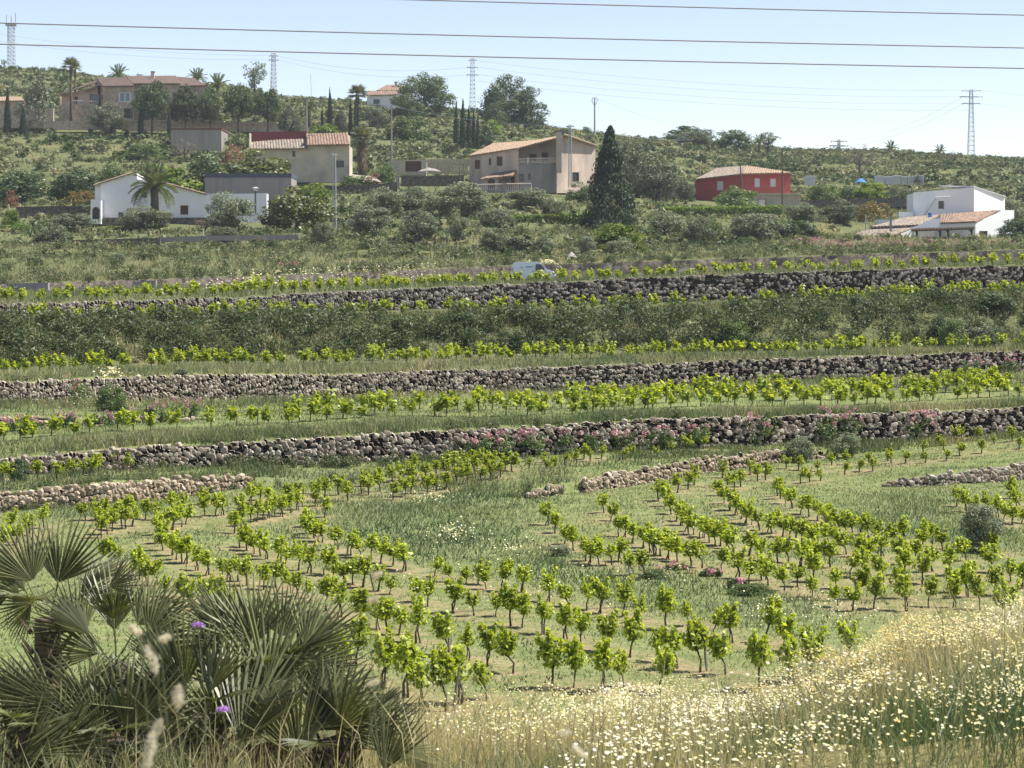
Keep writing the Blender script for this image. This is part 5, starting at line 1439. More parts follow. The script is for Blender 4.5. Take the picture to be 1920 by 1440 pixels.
def fan(seed, n=30, spread=86, mat='palm_frond', droop=.12, stalk=.55):
    """palmate leaf: folded segments, free beyond the middle; hub at the origin, blade along +Y, stalk along -Y"""
    rng = np.random.default_rng(800 + seed)
    Vs, Ts = [], []
    da = math.radians(2 * spread / n)
    for i in range(n):
        a = math.radians(-spread) + da * (i + .5) + rng.normal(0, da * .12)
        R = (1 - .16 * (abs(a) / math.radians(spread)) ** 2) * rng.uniform(.9, 1.06)
        d, e = np.array([math.sin(a), math.cos(a), 0]), np.array([math.cos(a), -math.sin(a), 0])
        cup = .18 * abs(math.sin(a)) * np.array([0, 0, 1.0])
        tt = float(np.clip(rng.normal(.5, .22), 0, 1))
        rs = [.03, .30, .48, .75, 1.0]
        ws = [.03 * da / 2, .28 * da / 2, .44 * da / 2 * .92, .44 * da / 2 * .62, .004]
        pts = []
        for r, w in zip(rs, ws):
            c = d * r * R + cup * r - np.array([0, 0, droop * r ** 3 * rng.uniform(.6, 1.4)])
            f = np.array([0, 0, -w * 1.5])
            pts.append((c - e * w + f, c, c + e * w + f))
        for p, q in zip(pts, pts[1:]):
            Vs += [[p[0], p[1], q[1], q[0]], [p[1], p[2], q[2], q[1]]]; Ts += [tt, min(1, tt + .12)]  # one half of each fold paler: its lit side put into the tint
    s = stalk
    for k in range(3):
        a0, a1 = 2 * math.pi * k / 3, 2 * math.pi * (k + 1) / 3
        r = .014
        Vs.append([[r * math.cos(a0), .02, r * math.sin(a0)], [r * math.cos(a1), .02, r * math.sin(a1)], [r * math.cos(a1), -s, r * math.sin(a1) - s * .12], [r * math.cos(a0), -s, r * math.sin(a0) - s * .12]]); Ts.append(.6)
    return kmesh('fan', np.array(Vs), MATS[mat], {'tint': np.array(Ts)})
FR = [pinnate(k, droop=.25 + .15 * k) for k in range(4)]
FN = [fan(k, 28 + 2 * k, 76 + 5 * k) for k in range(5)]
FW = [fan(40 + k, 15 + k, 40 + 5 * k, droop=.04 + .03 * k) for k in range(6)]
FD = [fan(20 + k, 24, 50, 'dead_frond', .35) for k in range(2)]
plain('palm_trunk', (0.12, 0.095, 0.07), .95, .6, 8, bump=1, bscale=14)

def hill_palm(label, px, ycen, wpx, D, rad, fans=False, n=26, ybase=None, skirt=0, name='date_palm'):
    base = ground_at(px, D)
    if ybase is not None: base.z = P(px, ybase, D).z
    top = P(px, ycen, D)
    R = wpx / FPX * D / 2
    root = empty(name, base, label=label, cat='palm tree', group='palms of the hillside')
    h = top.z - base.z
    rr = random.Random(int(px))
    MB().tube([(0, 0, -.5), (rr.uniform(-.1, .1), 0, h * .5), (0, 0, h)], [rad * 1.3, rad, rad * 1.05], 9).build('trunk', MATS['palm_trunk'], root, True)
    for k in range(n):
        az = k * 2.399 + rr.uniform(-.2, .2)
        el = math.radians(78 - 100 * (k + .5) / n + rr.uniform(-8, 8))
        if fans:
            o = link('frond', FN[k % 5], root, (0, 0, h))
            d = Vector((math.cos(az) * math.cos(el), math.sin(az) * math.cos(el), math.sin(el)))
            o.location = Vector((0, 0, h)) + d * R * .35
            o.rotation_euler = d.to_track_quat('Y', 'Z').to_euler(); o.scale = (R * .65,) * 3
        else:
            o = link('frond', FR[min(3, int(4 * k / n))], root, (0, 0, h))
            o.rotation_euler = (0, -el + .2, az); o.scale = (R * 1.12,) * 3
    for k in range(skirt):
        az = k * 2.399; z = h * (1 - .85 * k / skirt)
        o = link('dead_frond', FD[k % 2], root, (0, 0, z))
        d = Vector((math.cos(az) * .35, math.sin(az) * .35, -1))
        o.rotation_euler = d.to_track_quat('Y', 'Z').to_euler(); o.scale = (R * .8,) * 3
hill_palm('date palm with arching fronds before the white farmhouse', 289, 350, 98, 292, .55, n=40, ybase=404)
hill_palm('tall slender palm before the villa stairs', 133, 124, 40, 468, .26, True, 22, name='fan_palm')
hill_palm('second slender palm just behind the tall one', 141, 129, 30, 486, .22, True, 18, name='fan_palm')
hill_palm('date palm fronds showing above the villa ridge', 222, 140, 44, 510, .35, n=20)
hill_palm('date palm right of the villa chimney', 370, 146, 42, 500, .35, n=22)
hill_palm('low date palm at the right end of the villa', 408, 160, 50, 488, .35, n=22)
hill_palm('fan palm on the skyline left of the white cottage', 671, 178, 46, 545, .35, True, 26, name='fan_palm')
hill_palm('short palm left of the lone tall cypress', 580, 205, 44, 480, .3, n=20)
hill_palm('shaggy fan palm with a skirt of dead fronds by the cream house', 678, 258, 50, 384, .45, True, 24, skirt=34, ybase=322, name='fan_palm')
hill_palm('small date palm on the right ridge, left of the pylon', 1670, 279, 34, 600, .3, n=16)
hill_palm('small date palm on the right ridge, nearest the pylon', 1762, 284, 30, 600, .3, n=16)
hill_palm('small palm at the ridge right of the rounded trees', 1424, 266, 34, 545, .3, n=16)

# dwarf fan palms in the foreground
def dwarf_palm(label, cx, cy, D, fans, nfill, fr=0.36, fill_r=.3, seed=0, dead=3):
    rr = random.Random(seed)
    c = P(cx, cy, D)
    base = Vector((c.x, c.y, g1(c.x, c.y)))
    root = empty('dwarf_fan_palm', base, label=label, cat='palm', group='dwarf fan palms in the foreground')
    cc = c - base
    m = MB().tube([(0, 0, -.2), (0.02, 0, cc.z * .5), cc], [.13, .11, .08], 9)
    for k in range(40):
        a, z = k * 2.4, cc.z * (.15 + .85 * k / 40)
        m.tube([(.1 * math.cos(a), .1 * math.sin(a), z - .05), (.19 * math.cos(a), .19 * math.sin(a), z + .07)], [.02, .006], 4, False)
    m.build('trunk', MATS['palm_trunk'], root)
    def put(hub, d, nrm, R, mesh, nm='fan'):
        o = link(nm, mesh, root, hub)
        y = d.normalized(); z = (nrm - y * nrm.dot(y)).normalized(); x = y.cross(z)
        o.rotation_euler = Matrix((x, y, z)).transposed().to_euler(); o.scale = (R, R, R)
    for (px, py, ang, Rpx) in fans:
        DD = D + rr.uniform(-.35, .25)
        hub = P(px, py, DD) - base
        a = math.radians(ang)
        d = Vector((math.cos(a), rr.uniform(-.3, .3), math.sin(a)))
        nrm = Vector((rr.uniform(-.5, .5), -1, rr.uniform(.1, .9)))
        put(hub, d, nrm, Rpx / FPX * DD * 1.08, FW[rr.randrange(6)])
    for k in range(nfill):
        az = k * 2.399 + rr.uniform(-.3, .3); el = math.radians(rr.uniform(-30, 62))
        d = Vector((math.cos(az) * math.cos(el), math.sin(az) * math.cos(el), math.sin(el)))
        put(cc + d * fill_r * rr.uniform(.7, 1.25), d, Vector((-d.x * .4, -d.y * .4 - .3, 1.0)), fr * rr.uniform(.75, 1.1), FW[rr.randrange(6)])
    for k in range(dead):
        az = rr.uniform(0, 6.28); d = Vector((math.cos(az) * .6, math.sin(az) * .6, -1))
        put(cc + Vector((0, 0, -.15)) + d * .2, d, Vector((0, -1, .2)), fr * .9, FD[k % 2], 'dead_fan')
dwarf_palm('tallest dwarf fan palm at the left edge of the foreground', 88, 1160, 14.2, [(62, 1090, 122, 118), (108, 1093, 76, 124), (38, 1112, 165, 85), (20, 1112, 195, 90), (150, 1120, 35, 80), (60, 1130, 215, 90)], 5, seed=1)
dwarf_palm('dwarf fan palm with upright fans right of the tallest one', 222, 1245, 13.8, [(215, 1183, 92, 128), (258, 1172, 58, 105), (278, 1193, 42, 118), (145, 1182, 132, 100), (205, 1100, 30, 70), (185, 1225, 160, 110), (300, 1230, 10, 90)], 6, seed=2)
dwarf_palm('broad dwarf fan palm with fans against the vines', 495, 1265, 13.6, [(478, 1206, 108, 128), (528, 1194, 82, 104), (572, 1216, 58, 122), (566, 1250, 32, 112), (432, 1198, 138, 112), (500, 1290, 88, 170), (440, 1290, 118, 140), (560, 1300, 52, 150)], 7, seed=3)
dwarf_palm('low dwarf fan palm between the purple flowers', 380, 1340, 13.0, [(345, 1292, 100, 150), (392, 1298, 76, 130), (330, 1330, 140, 140), (450, 1390, 72, 190), (420, 1370, 100, 160), (300, 1360, 120, 140)], 8, seed=4)
dwarf_palm('rightmost dwarf fan palm leaning over the dry grass', 625, 1385, 13.2, [(600, 1340, 28, 130), (640, 1375, 18, 125), (680, 1400, 58, 130), (632, 1372, 84, 140), (570, 1370, 40, 150), (720, 1445, 75, 130), (560, 1420, 95, 160)], 6, seed=5)
dwarf_palm('dwarf fan palm in the lower left corner', 60, 1370, 12.6, [(12, 1385, 62, 120), (45, 1415, 28, 120), (105, 1325, 162, 150), (70, 1300, 200, 120), (150, 1290, 12, 100), (110, 1400, 45, 130), (160, 1360, 60, 140)], 8, seed=6)
dwarf_palm('dwarf fan palm at the bottom edge below the tall pair', 215, 1390, 12.8, [(240, 1370, 70, 150), (190, 1380, 120, 140), (270, 1420, 50, 160), (170, 1320, 175, 140), (250, 1310, 30, 120)], 7, seed=7)

# ------------------------------------------------------------------ red valerian clumps
def valerian(label, px, w, ytop, D, pink=.6, ybase=None):
    rng = np.random.default_rng(int(px * 3 + D))
    base = ground_at(px, D)
    if ybase is not None: base.z = P(px, ybase, D).z
    H = max(P(px, ytop, D).z - base.z, .25); W = w / FPX * D
    n = 10
    C = np.stack([rng.uniform(-.4, .4, n) * W, rng.uniform(-.25, .25, n) * min(W, 1.2), rng.uniform(.12, .7, n) * H], -1)
    R = rng.uniform(.14, .24, n) * min(max(H, W * .6), 1.6)
    q, T = clumps(rng, C, R, 62, .12, .45, .4)
    root = empty('valerian', base, label=label, cat='flowering plant', group='pink valerian clumps on the terraces')
    link('foliage', kmesh('valerian_foliage', q, MATS['green_leaf'], {'tint': T}), root)
    m = max(4, int(9 * pink * max(1, W * .8)))
    C = np.stack([rng.normal(0, .28, m) * W, rng.uniform(-.35, .1, m) * min(W, 1.2), rng.uniform(.55, 1.0, m) * H], -1)
    q, T = clumps(rng, C, rng.uniform(.07, .13, m) * max(1, W * .5), 22, .075, .8, .5)
    link('blossom', kmesh('valerian_blossom', q, MATS['pink_flower'], {'tint': T}), root)
for (px, w, yt, D, pk, lb) in [
    (868, 76, 812, 86.2, .7, 'first of the wall'), (925, 70, 805, 86.4, .9, 'second of the wall'), (985, 80, 806, 87, 1.0, 'third of the wall'), (1050, 70, 803, 88, .5, 'fourth of the wall'), (1110, 70, 806, 88.6, .4, 'fifth of the wall'), (1168, 46, 800, 89.2, .8, 'sixth of the wall'), (1240, 80, 798, 90, .5, 'seventh of the wall'), (1300, 70, 790, 91, .6, 'eighth of the wall'), (1422, 60, 768, 92.5, 1.1, 'ninth of the wall'), (1545, 56, 764, 94, .8, 'tenth of the wall'), (1590, 60, 758, 94.6, .8, 'eleventh of the wall'), (1715, 66, 768, 96.4, 1.0, 'last of the wall')]:
    ordw = lb.split(' ')[0]
    valerian('pink valerian clump, %s from the left along the near tall wall' % ordw if ordw != 'last' else 'pink valerian clump nearest the right edge along the near tall wall', px, w, yt, D, pk)
for (px, w, yt, D, pk, lb) in [(150, 46, 704, 101, 1.3, 'tall pink valerian against the middle wall near the left edge'), (125, 40, 770, 92, .9, 'pink valerian on the half buried rubble wall, left part'), (48, 70, 776, 91.5, .9, 'reddish valerian spread at the left end of the rubble wall'), (195, 50, 770, 92.4, .7, 'valerian clump in the middle of the rubble wall'), (245, 46, 765, 92.6, .5, 'greener valerian clump before the rubble wall'), (350, 60, 746, 94, 1.3, 'brightest pink valerian at the right end of the rubble wall'), (290, 44, 752, 93.6, .6, 'small valerian left of the brightest clump'),
    (1815, 50, 668, 130, .5, 'valerian hanging on the middle wall near the right edge'), (1900, 50, 662, 132, .7, 'valerian hanging on the middle wall at the right edge'), (80, 40, 512, 170, .8, 'pink flower clump above the concrete lane wall'), (545, 50, 492, 186, .8, 'pink flower clump above the lane, left of the van'), (672, 30, 488, 196, .7, 'small pink clump on the lane bank left of the van'), (808, 20, 690, 118.6, .3, 'plant sprouting from the face of the middle wall')]:
    valerian(lb, px, w, yt, D, pk)
for k, px in enumerate((1515, 1552, 1590, 1628, 1668, 1706, 1744, 1790, 1835, 1880)):
    valerian('pink flowering bush, %s from the left before the low tile roofs' % ORD[k], px, 50, 445 + (k % 3) * 4, 219 + k, 1.4 if k < 6 else .6)
valerian('magenta flower patch between the vines at the field centre', 1265, 56, 1060, 57, .5, 1075)
valerian('second magenta flower patch among the straight rows', 1330, 50, 1068, 56, .4, 1082)
valerian('dusty pink flower patch beside the low feathery bush', 1385, 50, 1092, 53.5, .35, 1105)

# ------------------------------------------------------------------ undergrowth, scrub and grass
HOLES = [(165, 505, 292, 312), (380, 550, 314, 328), (465, 660, 355, 376), (875, 1130, 352, 378), (1300, 1506, 362, 388), (1575, 1905, 286, 318), (105, 392, 462, 490), (318, 418, 426, 442), (685, 762, 556, 576), (725, 882, 370, 388), (640, 720, 352, 376)]
def free(px, D):
    for a, b, d0, d1 in HOLES:
        if a <= px <= b and d0 <= D <= d1: return False
    return True
rng = np.random.default_rng(21)
bushes = []
for k in range(6):
    C = np.stack([rng.uniform(-.3, .3, 7), rng.uniform(-.3, .3, 7), rng.uniform(.1, .6, 7)], -1)
    bushes.append(clumps(rng, C, rng.uniform(.16, .28, 7), 4, .34, .65, .5, tintvar=.34))
fine_bushes = []
for k in range(6):
    C = np.stack([rng.uniform(-.34, .34, 14), rng.uniform(-.34, .34, 14), rng.uniform(.08, .75, 14)], -1)
    fine_bushes.append(clumps(rng, C, rng.uniform(.13, .24, 14), 13, .105, .6, .5, tintvar=.3))
def tri_leaf(q):
    """far leaves as single triangles"""
    c = q.mean(1, keepdims=True)
    return c + (q[:, :3] - c) * 1.55
def terrain_pts(n, d0, d1, x0=-60, x1=1980):
    D = np.sqrt(rng.uniform(d0 ** 2, d1 ** 2, n)); px = rng.uniform(x0, x1, n)
    return px, D
px, D = terrain_pts(28000, 214, 655)
X = (px - CX) / FPX * D
Z = gz(X, D); Zb = gz(X, D + .8)
steep = np.clip((Zb - Z) / .8, 0, 2)
dens = fbm(X / 22, D / 22, 4.0, 3); typ = fbm(X / 9, D / 9, 8.0, 2)
pl = []
for i in range(len(px)):
    if not free(px[i], D[i]): continue
    if rng.random() > .26 + 1.1 * steep[i] + 1.5 * (dens[i] - .38): continue
    s = rng.uniform(.7, 1.5) * (1.0 + .9 * min(steep[i], 1)) * (1.25 if D[i] > 400 else 1)
    hue = float(np.clip(.42 + (typ[i] - .5) * 1.2 - steep[i] * .12 + rng.normal(0, .16), 0, .92))
    pl.append((int(rng.integers(6)), (X[i], D[i], Z[i] - .15), rng.uniform(0, 6.28), (s * 1.2, s * 1.2, s * rng.uniform(.6, 1.0)), rng.normal(0, .1), hue))
q, T, H = join_quads(bushes, pl)
link('hillside_scrub', kmesh('hillside_scrub', tri_leaf(q), MATS['scrub_leaf'], {'tint': T, 'hue': H}), label='dense mediterranean scrub covering the hillside terraces', cat='scrub', kind='stuff')
n_scrub = len(q)

# overgrown bank and the weedy strips at wall feet and lane sides
pl = []
def strip(k0, k1, n, smin, smax, hue, hv, f0=0.0, f1=1.0, x0=-60, x1=1980, sink=.1):
    for _ in range(n):
        p_ = rng.uniform(x0, x1)
        D_, Z_ = ev_lines([p_])
        f = rng.uniform(f0, f1)
        d = D_[k0][0] + f * (D_[k1][0] - D_[k0][0])
        x = (p_ - CX) / FPX * d
        s = rng.uniform(smin, smax)
        if vnoise(np.array(x / 2.5), np.array(d / 2.5), 6.0) < .22: continue
        if d > 232 and (1555 < p_ < 1915 or (165 < p_ < 505 and d > 258) or (1300 < p_ < 1506 and d > 290) or (900 < p_ < 1130 and d > 285)): continue
        pl.append((int(rng.integers(6)), (x, d, g1(x, d) - sink * s), rng.uniform(0, 6.28), (s * 1.15, s * 1.15, s), rng.normal(0, .12), float(np.clip(rng.normal(hue, hv), 0, 1))))
strip(16, 18, 1000, .6, 1.7, .24, .18)
strip(16, 18, 200, .4, .9, .7, .14)
strip(18, 19, 90, .4, .7, .5, .2, 0, .3)
strip(23, 25, 520, .6, 1.5, .42, .2)
strip(25, 28, 520, .7, 1.8, .48, .2)
strip(24, 26, 160, 1.0, 2.0, .35, .2, 0, 1, 560, 1960)
strip(23, 24, 330, .5, 1.1, .42, .2, -.01, .06)
strip(22, 23, 60, .5, .9, .38, .15, -1.5, .5)
strip(9, 10, 46, .35, .7, .4, .15, .75, 1.0, 430, 860)
strip(11, 12, 60, .3, .6, .45, .2, 0, .15)
strip(15, 16, 60, .3, .6, .45, .2, 0, .2)
strip(14, 15, 40, .35, .7, .35, .15, -.5, 1)
strip(9, 10, 40, .3, .55, .35, .15, .85, 1.0)
strip(12, 14, 70, .3, .6, .5, .2, .5, 1.0)
strip(14, 15, 34, .3, .6, .3, .15)
strip(8, 9, 40, .3, .5, .5, .2, -1, 1, -60, 470)
strip(10, 11, 60, .35, .8, .3, .12, 0, 1, 820, 1460)
strip(10, 11, 120, .2, .45, .38, .16, -.5, 1.2)
strip(14, 15, 110, .2, .42, .38, .16, -.5, 1.2)
strip(19, 20, 50, .2, .4, .38, .16, -.5, 1.2)
strip(8, 9, 110, .2, .42, .45, .18, -2, 2, -60, 660)
strip(8, 9, 40, .2, .4, .45, .18, -1, 2, 980, 1560)
q, T, H = join_quads(fine_bushes, pl)
link('undergrowth', kmesh('undergrowth', tri_leaf(q), MATS['scrub_leaf'], {'tint': T, 'hue': H}), label='tangled weeds and brambles on the overgrown bank', cat='undergrowth', kind='stuff')
n_under = len(q)

def blades(X, Y, Z, h, w, lean, hue, tint, name, label, cat='grass', mat='grass_blade', seg=1):
    """grass blades: thin triangles (seg 1) or bent pairs (seg 2)"""
    n = len(X)
    az = rng.uniform(0, 6.283, n); fa = rng.uniform(0, 6.283, n)
    b = np.stack([X, Y, Z], -1); e = np.stack([np.cos(fa), np.sin(fa), 0 * fa], -1) * (w / 2)[:, None]
    l = np.stack([np.cos(az) * lean, np.sin(az) * lean, np.ones(n)], -1)
    tip = b + l * h[:, None]
    if seg == 1: V = np.stack([b - e, b + e, tip], 1)
    else:
        mid = b + (l * np.array([.35, .35, 1]) * (h * .6)[:, None])
        V = np.concatenate([np.stack([b - e, b + e, mid + e * .7, mid - e * .7], 1), np.stack([mid - e * .7, mid + e * .7, tip + e * .08, tip - e * .08], 1)])
        hue, tint = np.concatenate([hue, hue]), np.concatenate([tint, tint])
    return link(name, kmesh(name, V, MATS[mat], {'tint': tint, 'hue': hue}), label=label, cat=cat, kind='stuff')

# short turf of the vineyard floor, longer in the damp hollows, missing on the hoed strips
n = 330000
px, D = terrain_pts(n, 31, 101)
X = (px - CX) / FPX * D
ras = np.full((420, 700), 9.0)                     # squared distance to the nearest vine on a 10 cm grid
for vx_, vy_ in VXY:
    i0, j0 = int((vx_ + 21) * 10), int((vy_ - 31) * 10)
    a0, a1, b0, b1 = max(i0 - 8, 0), min(i0 + 9, 420), max(j0 - 8, 0), min(j0 + 9, 700)
    if a1 > a0 and b1 > b0:
        gx_, gy_ = np.meshgrid(np.arange(a0, a1) / 10 - 21, np.arange(b0, b1) / 10 + 31, indexing='ij')
        ras[a0:a1, b0:b1] = np.minimum(ras[a0:a1, b0:b1], (gx_ - vx_) ** 2 + (gy_ - vy_) ** 2)
near = ras[np.clip(((X + 21) * 10).astype(int), 0, 419), np.clip(((D - 31) * 10).astype(int), 0, 699)]
Z = gz(X, D)
py = HZ - FPX * Z / D
lu = np.zeros(n)
for (a, b, w, h_) in LUSH: lu = np.maximum(lu, np.exp(-((px - a) / w) ** 2 - ((py - b) / h_) ** 2))
pat = fbm(X / 1.3, D / 1.3, 12.0, 3)
keep = (rng.random(n) < np.where(near < .36, .14, .75) * np.clip(.15 + 1.9 * (pat - .25) + lu, 0, 1))
X, D, Z, lu, pat, near = X[keep], D[keep], Z[keep], lu[keep], pat[keep], near[keep]
m_ = len(X)
hue = np.clip(.46 + (fbm(X / 4, D / 4, 2.0, 2) - .5) * .9 - lu * .1 - .08 + rng.normal(0, .14, m_) + (near < .3) * .25, 0, 1)
blades(X, D, Z - .01, rng.uniform(.04, .11, m_) * (1 + 1.3 * lu), rng.uniform(.02, .045, m_), rng.uniform(.2, .9, m_), hue, rng.random(m_), 'vineyard_grass', 'short patchy grass between the vine rows')
n_turf = m_

# long grass on the terraces and along the wall tops
gx, gd, gh, ghu = [], [], [], []
def band(k0, k1, n, h0, h1, hue, f0=0.0, f1=1.0, x0=-60, x1=1980):
    p_ = rng.uniform(x0, x1, n); D_, Z_ = ev_lines(p_)
    f = rng.uniform(f0, f1, n)
    d = D_[k0] + f * (D_[k1] - D_[k0]); x = (p_ - CX) / FPX * d
    pt = fbm(x / 1.6, d / 1.6, 15.0, 2)
    kp = rng.random(n) < np.clip((pt - .28) * 3.0, .1, 1)
    x, d, pt = x[kp], d[kp], pt[kp]
    gx.append(x); gd.append(d); gh.append(rng.uniform(h0, h1, len(x)) * (.5 + pt)); ghu.append(np.clip(hue + (fbm(x / 5, d / 5, 18.0, 2) - .5) * .7 + rng.normal(0, .12, len(x)), 0, 1))
band(11, 12, 26000, .18, .45, .52, 0, .4); band(11, 14, 30000, .08, .2, .5); band(12, 14, 18000, .15, .4, .55, .5, 1)
band(15, 16, 22000, .2, .45, .55, 0, .5); band(15, 16, 10000, .15, .3, .5)
band(18, 19, 18000, .2, .5, .55, 0, .6); band(20, 21, 26000, .2, .5, .5); band(23, 24, 16000, .25, .6, .62); band(24, 26, 26000, .3, .7, .6); band(16, 18, 14000, .3, .7, .6)
band(9, 10, 26000, .1, .3, .42); band(25, 27, 18000, .35, .8, .55)
X, D, h_, hu = [np.concatenate(a) for a in (gx, gd, gh, ghu)]
m_ = len(X)
blades(X, D, gz(X, D) - .02, h_, h_ * .0 + .03 + D * .00022, rng.uniform(.1, .7, m_), hu, rng.random(m_), 'terrace_grass', 'long wild grass along the terraces and wall tops')
n_band = m_

# tufts of dry grass on the far hillside
n = 60000
px, D = terrain_pts(n, 262, 655); X = (px - CX) / FPX * D
kp = np.array([free(a, b) for a, b in zip(px, D)]); X, D = X[kp], D[kp]; m_ = len(X)
blades(X, D, gz(X, D) - .05, rng.uniform(.4, 1.0, m_), rng.uniform(.12, .3, m_), rng.uniform(.2, .8, m_), np.clip(.52 + (fbm(X / 12, D / 12, 3.0, 2) - .5) * .9 + rng.normal(0, .15, m_), 0, 1), rng.random(m_), 'hillside_grass', 'dry grass tufts between the hillside scrub')

# the near bank: tall drying grass and daisies
n = 130000
px, D = terrain_pts(n, 9, 34, -80, 2000); X = (px - CX) / FPX * D
Z = gz(X, D)
pat = fbm(X / .9, D / 1.6, 22.0, 3); green = fbm(X / 1.6, D / 2.2, 25.0, 2)
kp = rng.random(n) < np.clip(.25 + 2.0 * (pat - .3), .05, 1)
X, D, Z, pat, green, px = [a[kp] for a in (X, D, Z, pat, green, px)]
m_ = len(X)
hue = np.clip(.80 - (green - .42) * 2.2 - .12 * np.clip((px - 1250) / 300, 0, 1) + rng.normal(0, .16, m_), 0, 1)
hb, wb_ = rng.uniform(.16, .42, m_) * (.7 + .6 * pat) * np.where(D > 26, .8, 1), rng.uniform(.004, .010, m_)
sel = rng.random(m_) < .3
bg = blades(X[~sel], D[~sel], Z[~sel] - .02, hb[~sel], wb_[~sel], rng.uniform(.1, .7, (~sel).sum()), hue[~sel], rng.random((~sel).sum()), 'bank_grass', 'tall drying grass on the near bank')
bent = blades(X[sel], D[sel], Z[sel] - .02, hb[sel] * 1.15, wb_[sel], rng.uniform(.2, .9, sel.sum()), hue[sel], rng.random(sel.sum()), 'bent_blades', None, seg=2)
bent.parent = bg
del bent['category'], bent['kind']
n_bank = m_
# tall straw stems with drooping heads
n = 2600
px, D = terrain_pts(n, 12, 27, -80, 2000); X = (px - CX) / FPX * D
blades(X, D, gz(X, D), rng.uniform(.45, .8, n), rng.uniform(.006, .012, n), rng.uniform(.15, .5, n), np.clip(rng.normal(.92, .08, n), 0, 1), rng.random(n), 'straw_stems', 'pale seeding straw stems rising above the bank grass', seg=2)

m, nt, out = nodes('daisy')
hv = attr(nt, 'hue')
c = ramp(nt, [(0.0, (0.50, 0.36, 0.12)), (.2, (0.70, 0.58, 0.24)), (.5, (0.78, 0.72, 0.42)), (.8, (0.80, 0.77, 0.58)), (1, (0.82, 0.80, 0.74))], hv)
d_ = nt.nodes.new('ShaderNodeBsdfDiffuse'); nt.links.new(c, d_.inputs['Color'])
t_ = nt.nodes.new('ShaderNodeBsdfTranslucent'); nt.links.new(c, t_.inputs['Color'])
x_ = nt.nodes.new('ShaderNodeMixShader'); x_.inputs[0].default_value = .3
nt.links.new(d_.outputs[0], x_.inputs[1]); nt.links.new(t_.outputs[0], x_.inputs[2]); nt.links.new(x_.outputs[0], out.inputs[0])
MATS['daisy'] = m
m, nt, out = nodes('daisy_eye')
d_ = nt.nodes.new('ShaderNodeBsdfDiffuse'); d_.inputs['Color'].default_value = (.52, .30, .04, 1); nt.links.new(d_.outputs[0], out.inputs[0]); MATS['daisy_eye'] = m
n = 120000
px, D = terrain_pts(n, 10, 33, -80, 2000); X = (px - CX) / FPX * D; Z = gz(X, D)
cl = fbm(X / 1.1, D / 1.8, 31.0, 3)
wt = np.clip((px - 760) / 420, 0, 1) * np.clip((cl - .38) * 4.5, 0, 1)
kp = rng.random(n) < wt * .95
X, D, Z, cl, px = [a[kp] for a in (X, D, Z, cl, px)]
m_ = len(X)
hd = np.stack([X, D, Z + .12 + .5 * np.clip((fbm(X / .55, D / .8, 61.0, 2) - .25) * 1.4, 0, 1) + rng.uniform(0, .12, m_)], -1)
nn = unit(np.stack([rng.normal(0.1, .35, m_), rng.normal(-.15, .35, m_), np.ones(m_)], -1))
tt = unit(np.cross(nn, rng.normal(size=(m_, 3)))); bb = np.cross(nn, tt)
r = rng.uniform(.0055, .0125, m_)[:, None]
ring = np.stack([hd + (tt * math.cos(a) + bb * math.sin(a)) * r * (1 if k % 2 else .8) for k, a in enumerate(np.linspace(0, 2 * math.pi, 8)[:-1])], 1)
fl = link('daisies', kmesh('daisies', ring, MATS['daisy'], {'hue': np.clip(.42 + (fbm(X / 1.5, D / 1.5, 40.0, 2) - .5) * 1.6 + rng.normal(0, .18, m_), 0, 1)}), label='mass of cream and yellow daisies on the near bank', cat='flowers', kind='stuff')
n_daisy = m_
# white flowering weeds in the open field and on the upper terrace
fx, fd, fh = [], [], []
for (a, b, w, h_, n_) in [(850, 1000, 60, 12, 130), (960, 1025, 60, 10, 50), (800, 930, 60, 10, 50), (600, 522, 150, 10, 360), (470, 532, 120, 8, 200), (760, 518, 80, 8, 200), (1020, 508, 50, 6, 200), (210, 728, 26, 12, 160), (1050, 1100, 400, 60, 160), (1500, 1150, 200, 30, 160)]:
    for _ in range(n_):
        p_, y_ = rng.normal(a, w * .5), rng.normal(b, h_ * .5)
        D_ = np.arange(35, 205, .5); z_ = gz((p_ - CX) / FPX * D_, D_); ok = np.nonzero(z_ + .3 >= (HZ - y_) / FPX * D_)[0]
        if len(ok): d = D_[ok[0]]; fx.append((p_ - CX) / FPX * d); fd.append(d); fh.append(z_[ok[0]])
X, D, Z = np.array(fx), np.array(fd), np.array(fh); m_ = len(X)
hd = np.stack([X + rng.uniform(-.1, .1, m_), D + rng.uniform(-.25, .25, m_), Z + rng.uniform(.15, .5, m_)], -1)
sz = np.clip(D * .0007, .03, .11) * rng.uniform(.7, 1.3, m_)
link('white_flowers', kmesh('white_flowers', leaves(hd, unit(np.stack([rng.normal(0, .4, m_), rng.normal(-.3, .4, m_), np.ones(m_)], -1)), sz * 1.4, .9, rng), MATS['daisy'], {'hue': np.clip(rng.normal(.55, .2, m_), 0, 1)}), label='pale umbels dotted over the open grass and upper terrace', cat='flowers', kind='stuff')

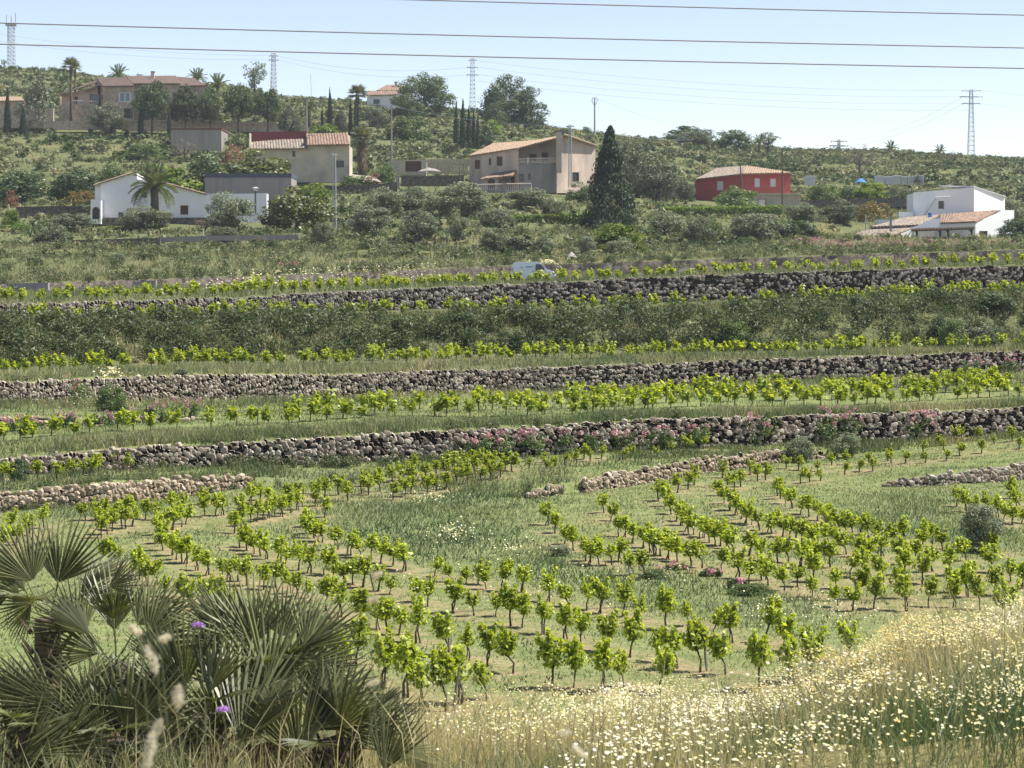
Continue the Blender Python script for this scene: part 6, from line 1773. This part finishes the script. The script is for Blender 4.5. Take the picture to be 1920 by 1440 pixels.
# ------------------------------------------------------------------ single flowers and plumes near the lens
plain('stem_green', (0.16, 0.18, 0.09), .8, .2, 20)
leafmat('purple_petal', (0.30, 0.17, 0.42), (0.58, 0.40, 0.70), .35, (1.2, 1, 1.2), 0, .05)
leafmat('plume_hair', (0.60, 0.54, 0.42), (0.85, 0.80, 0.66), .5, (1.1, 1.1, 1), 0, .1)
def scabious(px, py, D, r, label):
    c = P(px, py, D); base = Vector((c.x + .03, c.y + .1, g1(c.x, c.y)))
    root = empty('scabious_flower', base, label=label, cat='flower', group='purple flowers among the palm fans')
    cc = c - base
    MB().tube([(0, 0, 0), (cc.x * .3 + .01, cc.y * .4, cc.z * .6), cc], [.003, .0025, .002], 6).build('stem', MATS['stem_green'], root)
    g = np.random.default_rng(int(px)); n = 150
    d = unit(g.normal(size=(n, 3))); d[:, 2] = np.abs(d[:, 2]) * .9
    pts = np.array(cc) + d * r * np.array([1, 1, .62]) * g.uniform(.75, 1.05, (n, 1))
    link('petals', kmesh('petals', leaves(pts, unit(d * .5 + g.normal(size=(n, 3)) * .5), g.uniform(.3, .5, n) * r, .7, g), MATS['purple_petal'], {'tint': g.random(n)}), root)
    MB().tube([cc - Vector((0, 0, r * .5)), cc], [r * .35, r * .6], 8).build('calyx', MATS['stem_green'], root)
scabious(371, 1174, 11.2, .036, 'purple pincushion flower against the vines, upper of two')
scabious(418, 1332, 10.2, .032, 'purple pincushion flower among palm fans, lower of two')
def plume(px, py, D, L, r, ang, label):
    c = P(px, py, D); base = Vector((c.x + .05, c.y + .2, g1(c.x, c.y)))
    root = empty('grass_plume', base, label=label, cat='grass plume', group='blurred grass plumes close to the lens')
    cc = c - base
    MB().tube([(0, 0, 0), (cc.x * .4, cc.y * .5, cc.z * .6), cc], [.0016, .0013, .0009], 5).build('stem', MATS['stem_green'], root)
    g = np.random.default_rng(int(px * py) % 9999); n = 160
    a = math.radians(ang); ax = np.array([math.cos(a), 0, math.sin(a)])
    t = g.random(n); rad = r * np.sin(np.pi * (t * .86 + .1)) 
    d = unit(g.normal(size=(n, 3)))
    p = np.array(cc) + ax * (t * L)[:, None] + d * (rad * g.random(n) ** .5)[:, None]
    link('plume', kmesh('plume', leaves(p, unit(np.cross(ax, d) + .2 * d), g.uniform(.5, .9, n) * r * 1.6, .16, g), MATS['plume_hair'], {'tint': g.random(n)}), root)
for (px, py, D, L, r, ang, lb) in [(295, 1262, 3.6, .05, .010, 112, 'drooping pale plume left of the upper purple flower'), (262, 1186, 3.8, .022, .009, 150, 'small pale seed tuft beside the upright fans'), (300, 1200, 3.8, .02, .008, 20, 'second small pale tuft right of the upright fans'), (332, 1325, 3.6, .035, .011, 85, 'pale tuft between the two purple flowers'), (285, 1382, 3.4, .03, .009, 60, 'pale tuft above the bottom edge on the left'),
    (700, 1082, 4.0, .018, .007, 30, 'tiny pale tuft before the middle vines, upper'), (690, 1126, 4.0, .018, .007, 10, 'tiny pale tuft before the middle vines, lower'), (690, 1284, 4.0, .022, .007, 20, 'small tuft at the tip of the right palm'), (1048, 1374, 3.8, .024, .006, 0, 'slim tuft at the bottom centre, upper'), (1075, 1400, 3.8, .03, .008, -40, 'slim tuft at the bottom centre, lower'), (275, 1440, 3.2, .055, .011, 80, 'brownish plume bundle at the bottom left')]:
    plume(px, py, D, L, r, ang, lb)
# ------------------------------------------------------------------ thin spring haze over the valley
hm = bpy.data.materials.new('haze'); hm.use_nodes = True
hn = hm.node_tree; hn.nodes.clear()
ho = hn.nodes.new('ShaderNodeOutputMaterial'); hv_ = hn.nodes.new('ShaderNodeVolumePrincipled')
hv_.inputs['Color'].default_value = (0.80, 0.89, 1.0, 1); hv_.inputs['Density'].default_value = 0.00012; hv_.inputs['Anisotropy'].default_value = 0.2
hn.links.new(hv_.outputs[0], ho.inputs['Volume'])
MATS['haze'] = hm
MB().box(-700, 700, -30, 1400, -22, 130).build('haze', hm, label='thin pale haze lying over the whole valley', cat='haze', kind='stuff')
cam_d.dof.use_dof = True
cam_d.dof.focus_distance = 60.0
cam_d.dof.aperture_fstop = 11.0
print('QUADS scrub %d under %d turf %d band %d bank %d daisy %d vines %d' % (n_scrub, n_under, n_turf, n_band, n_bank, n_daisy, vi))
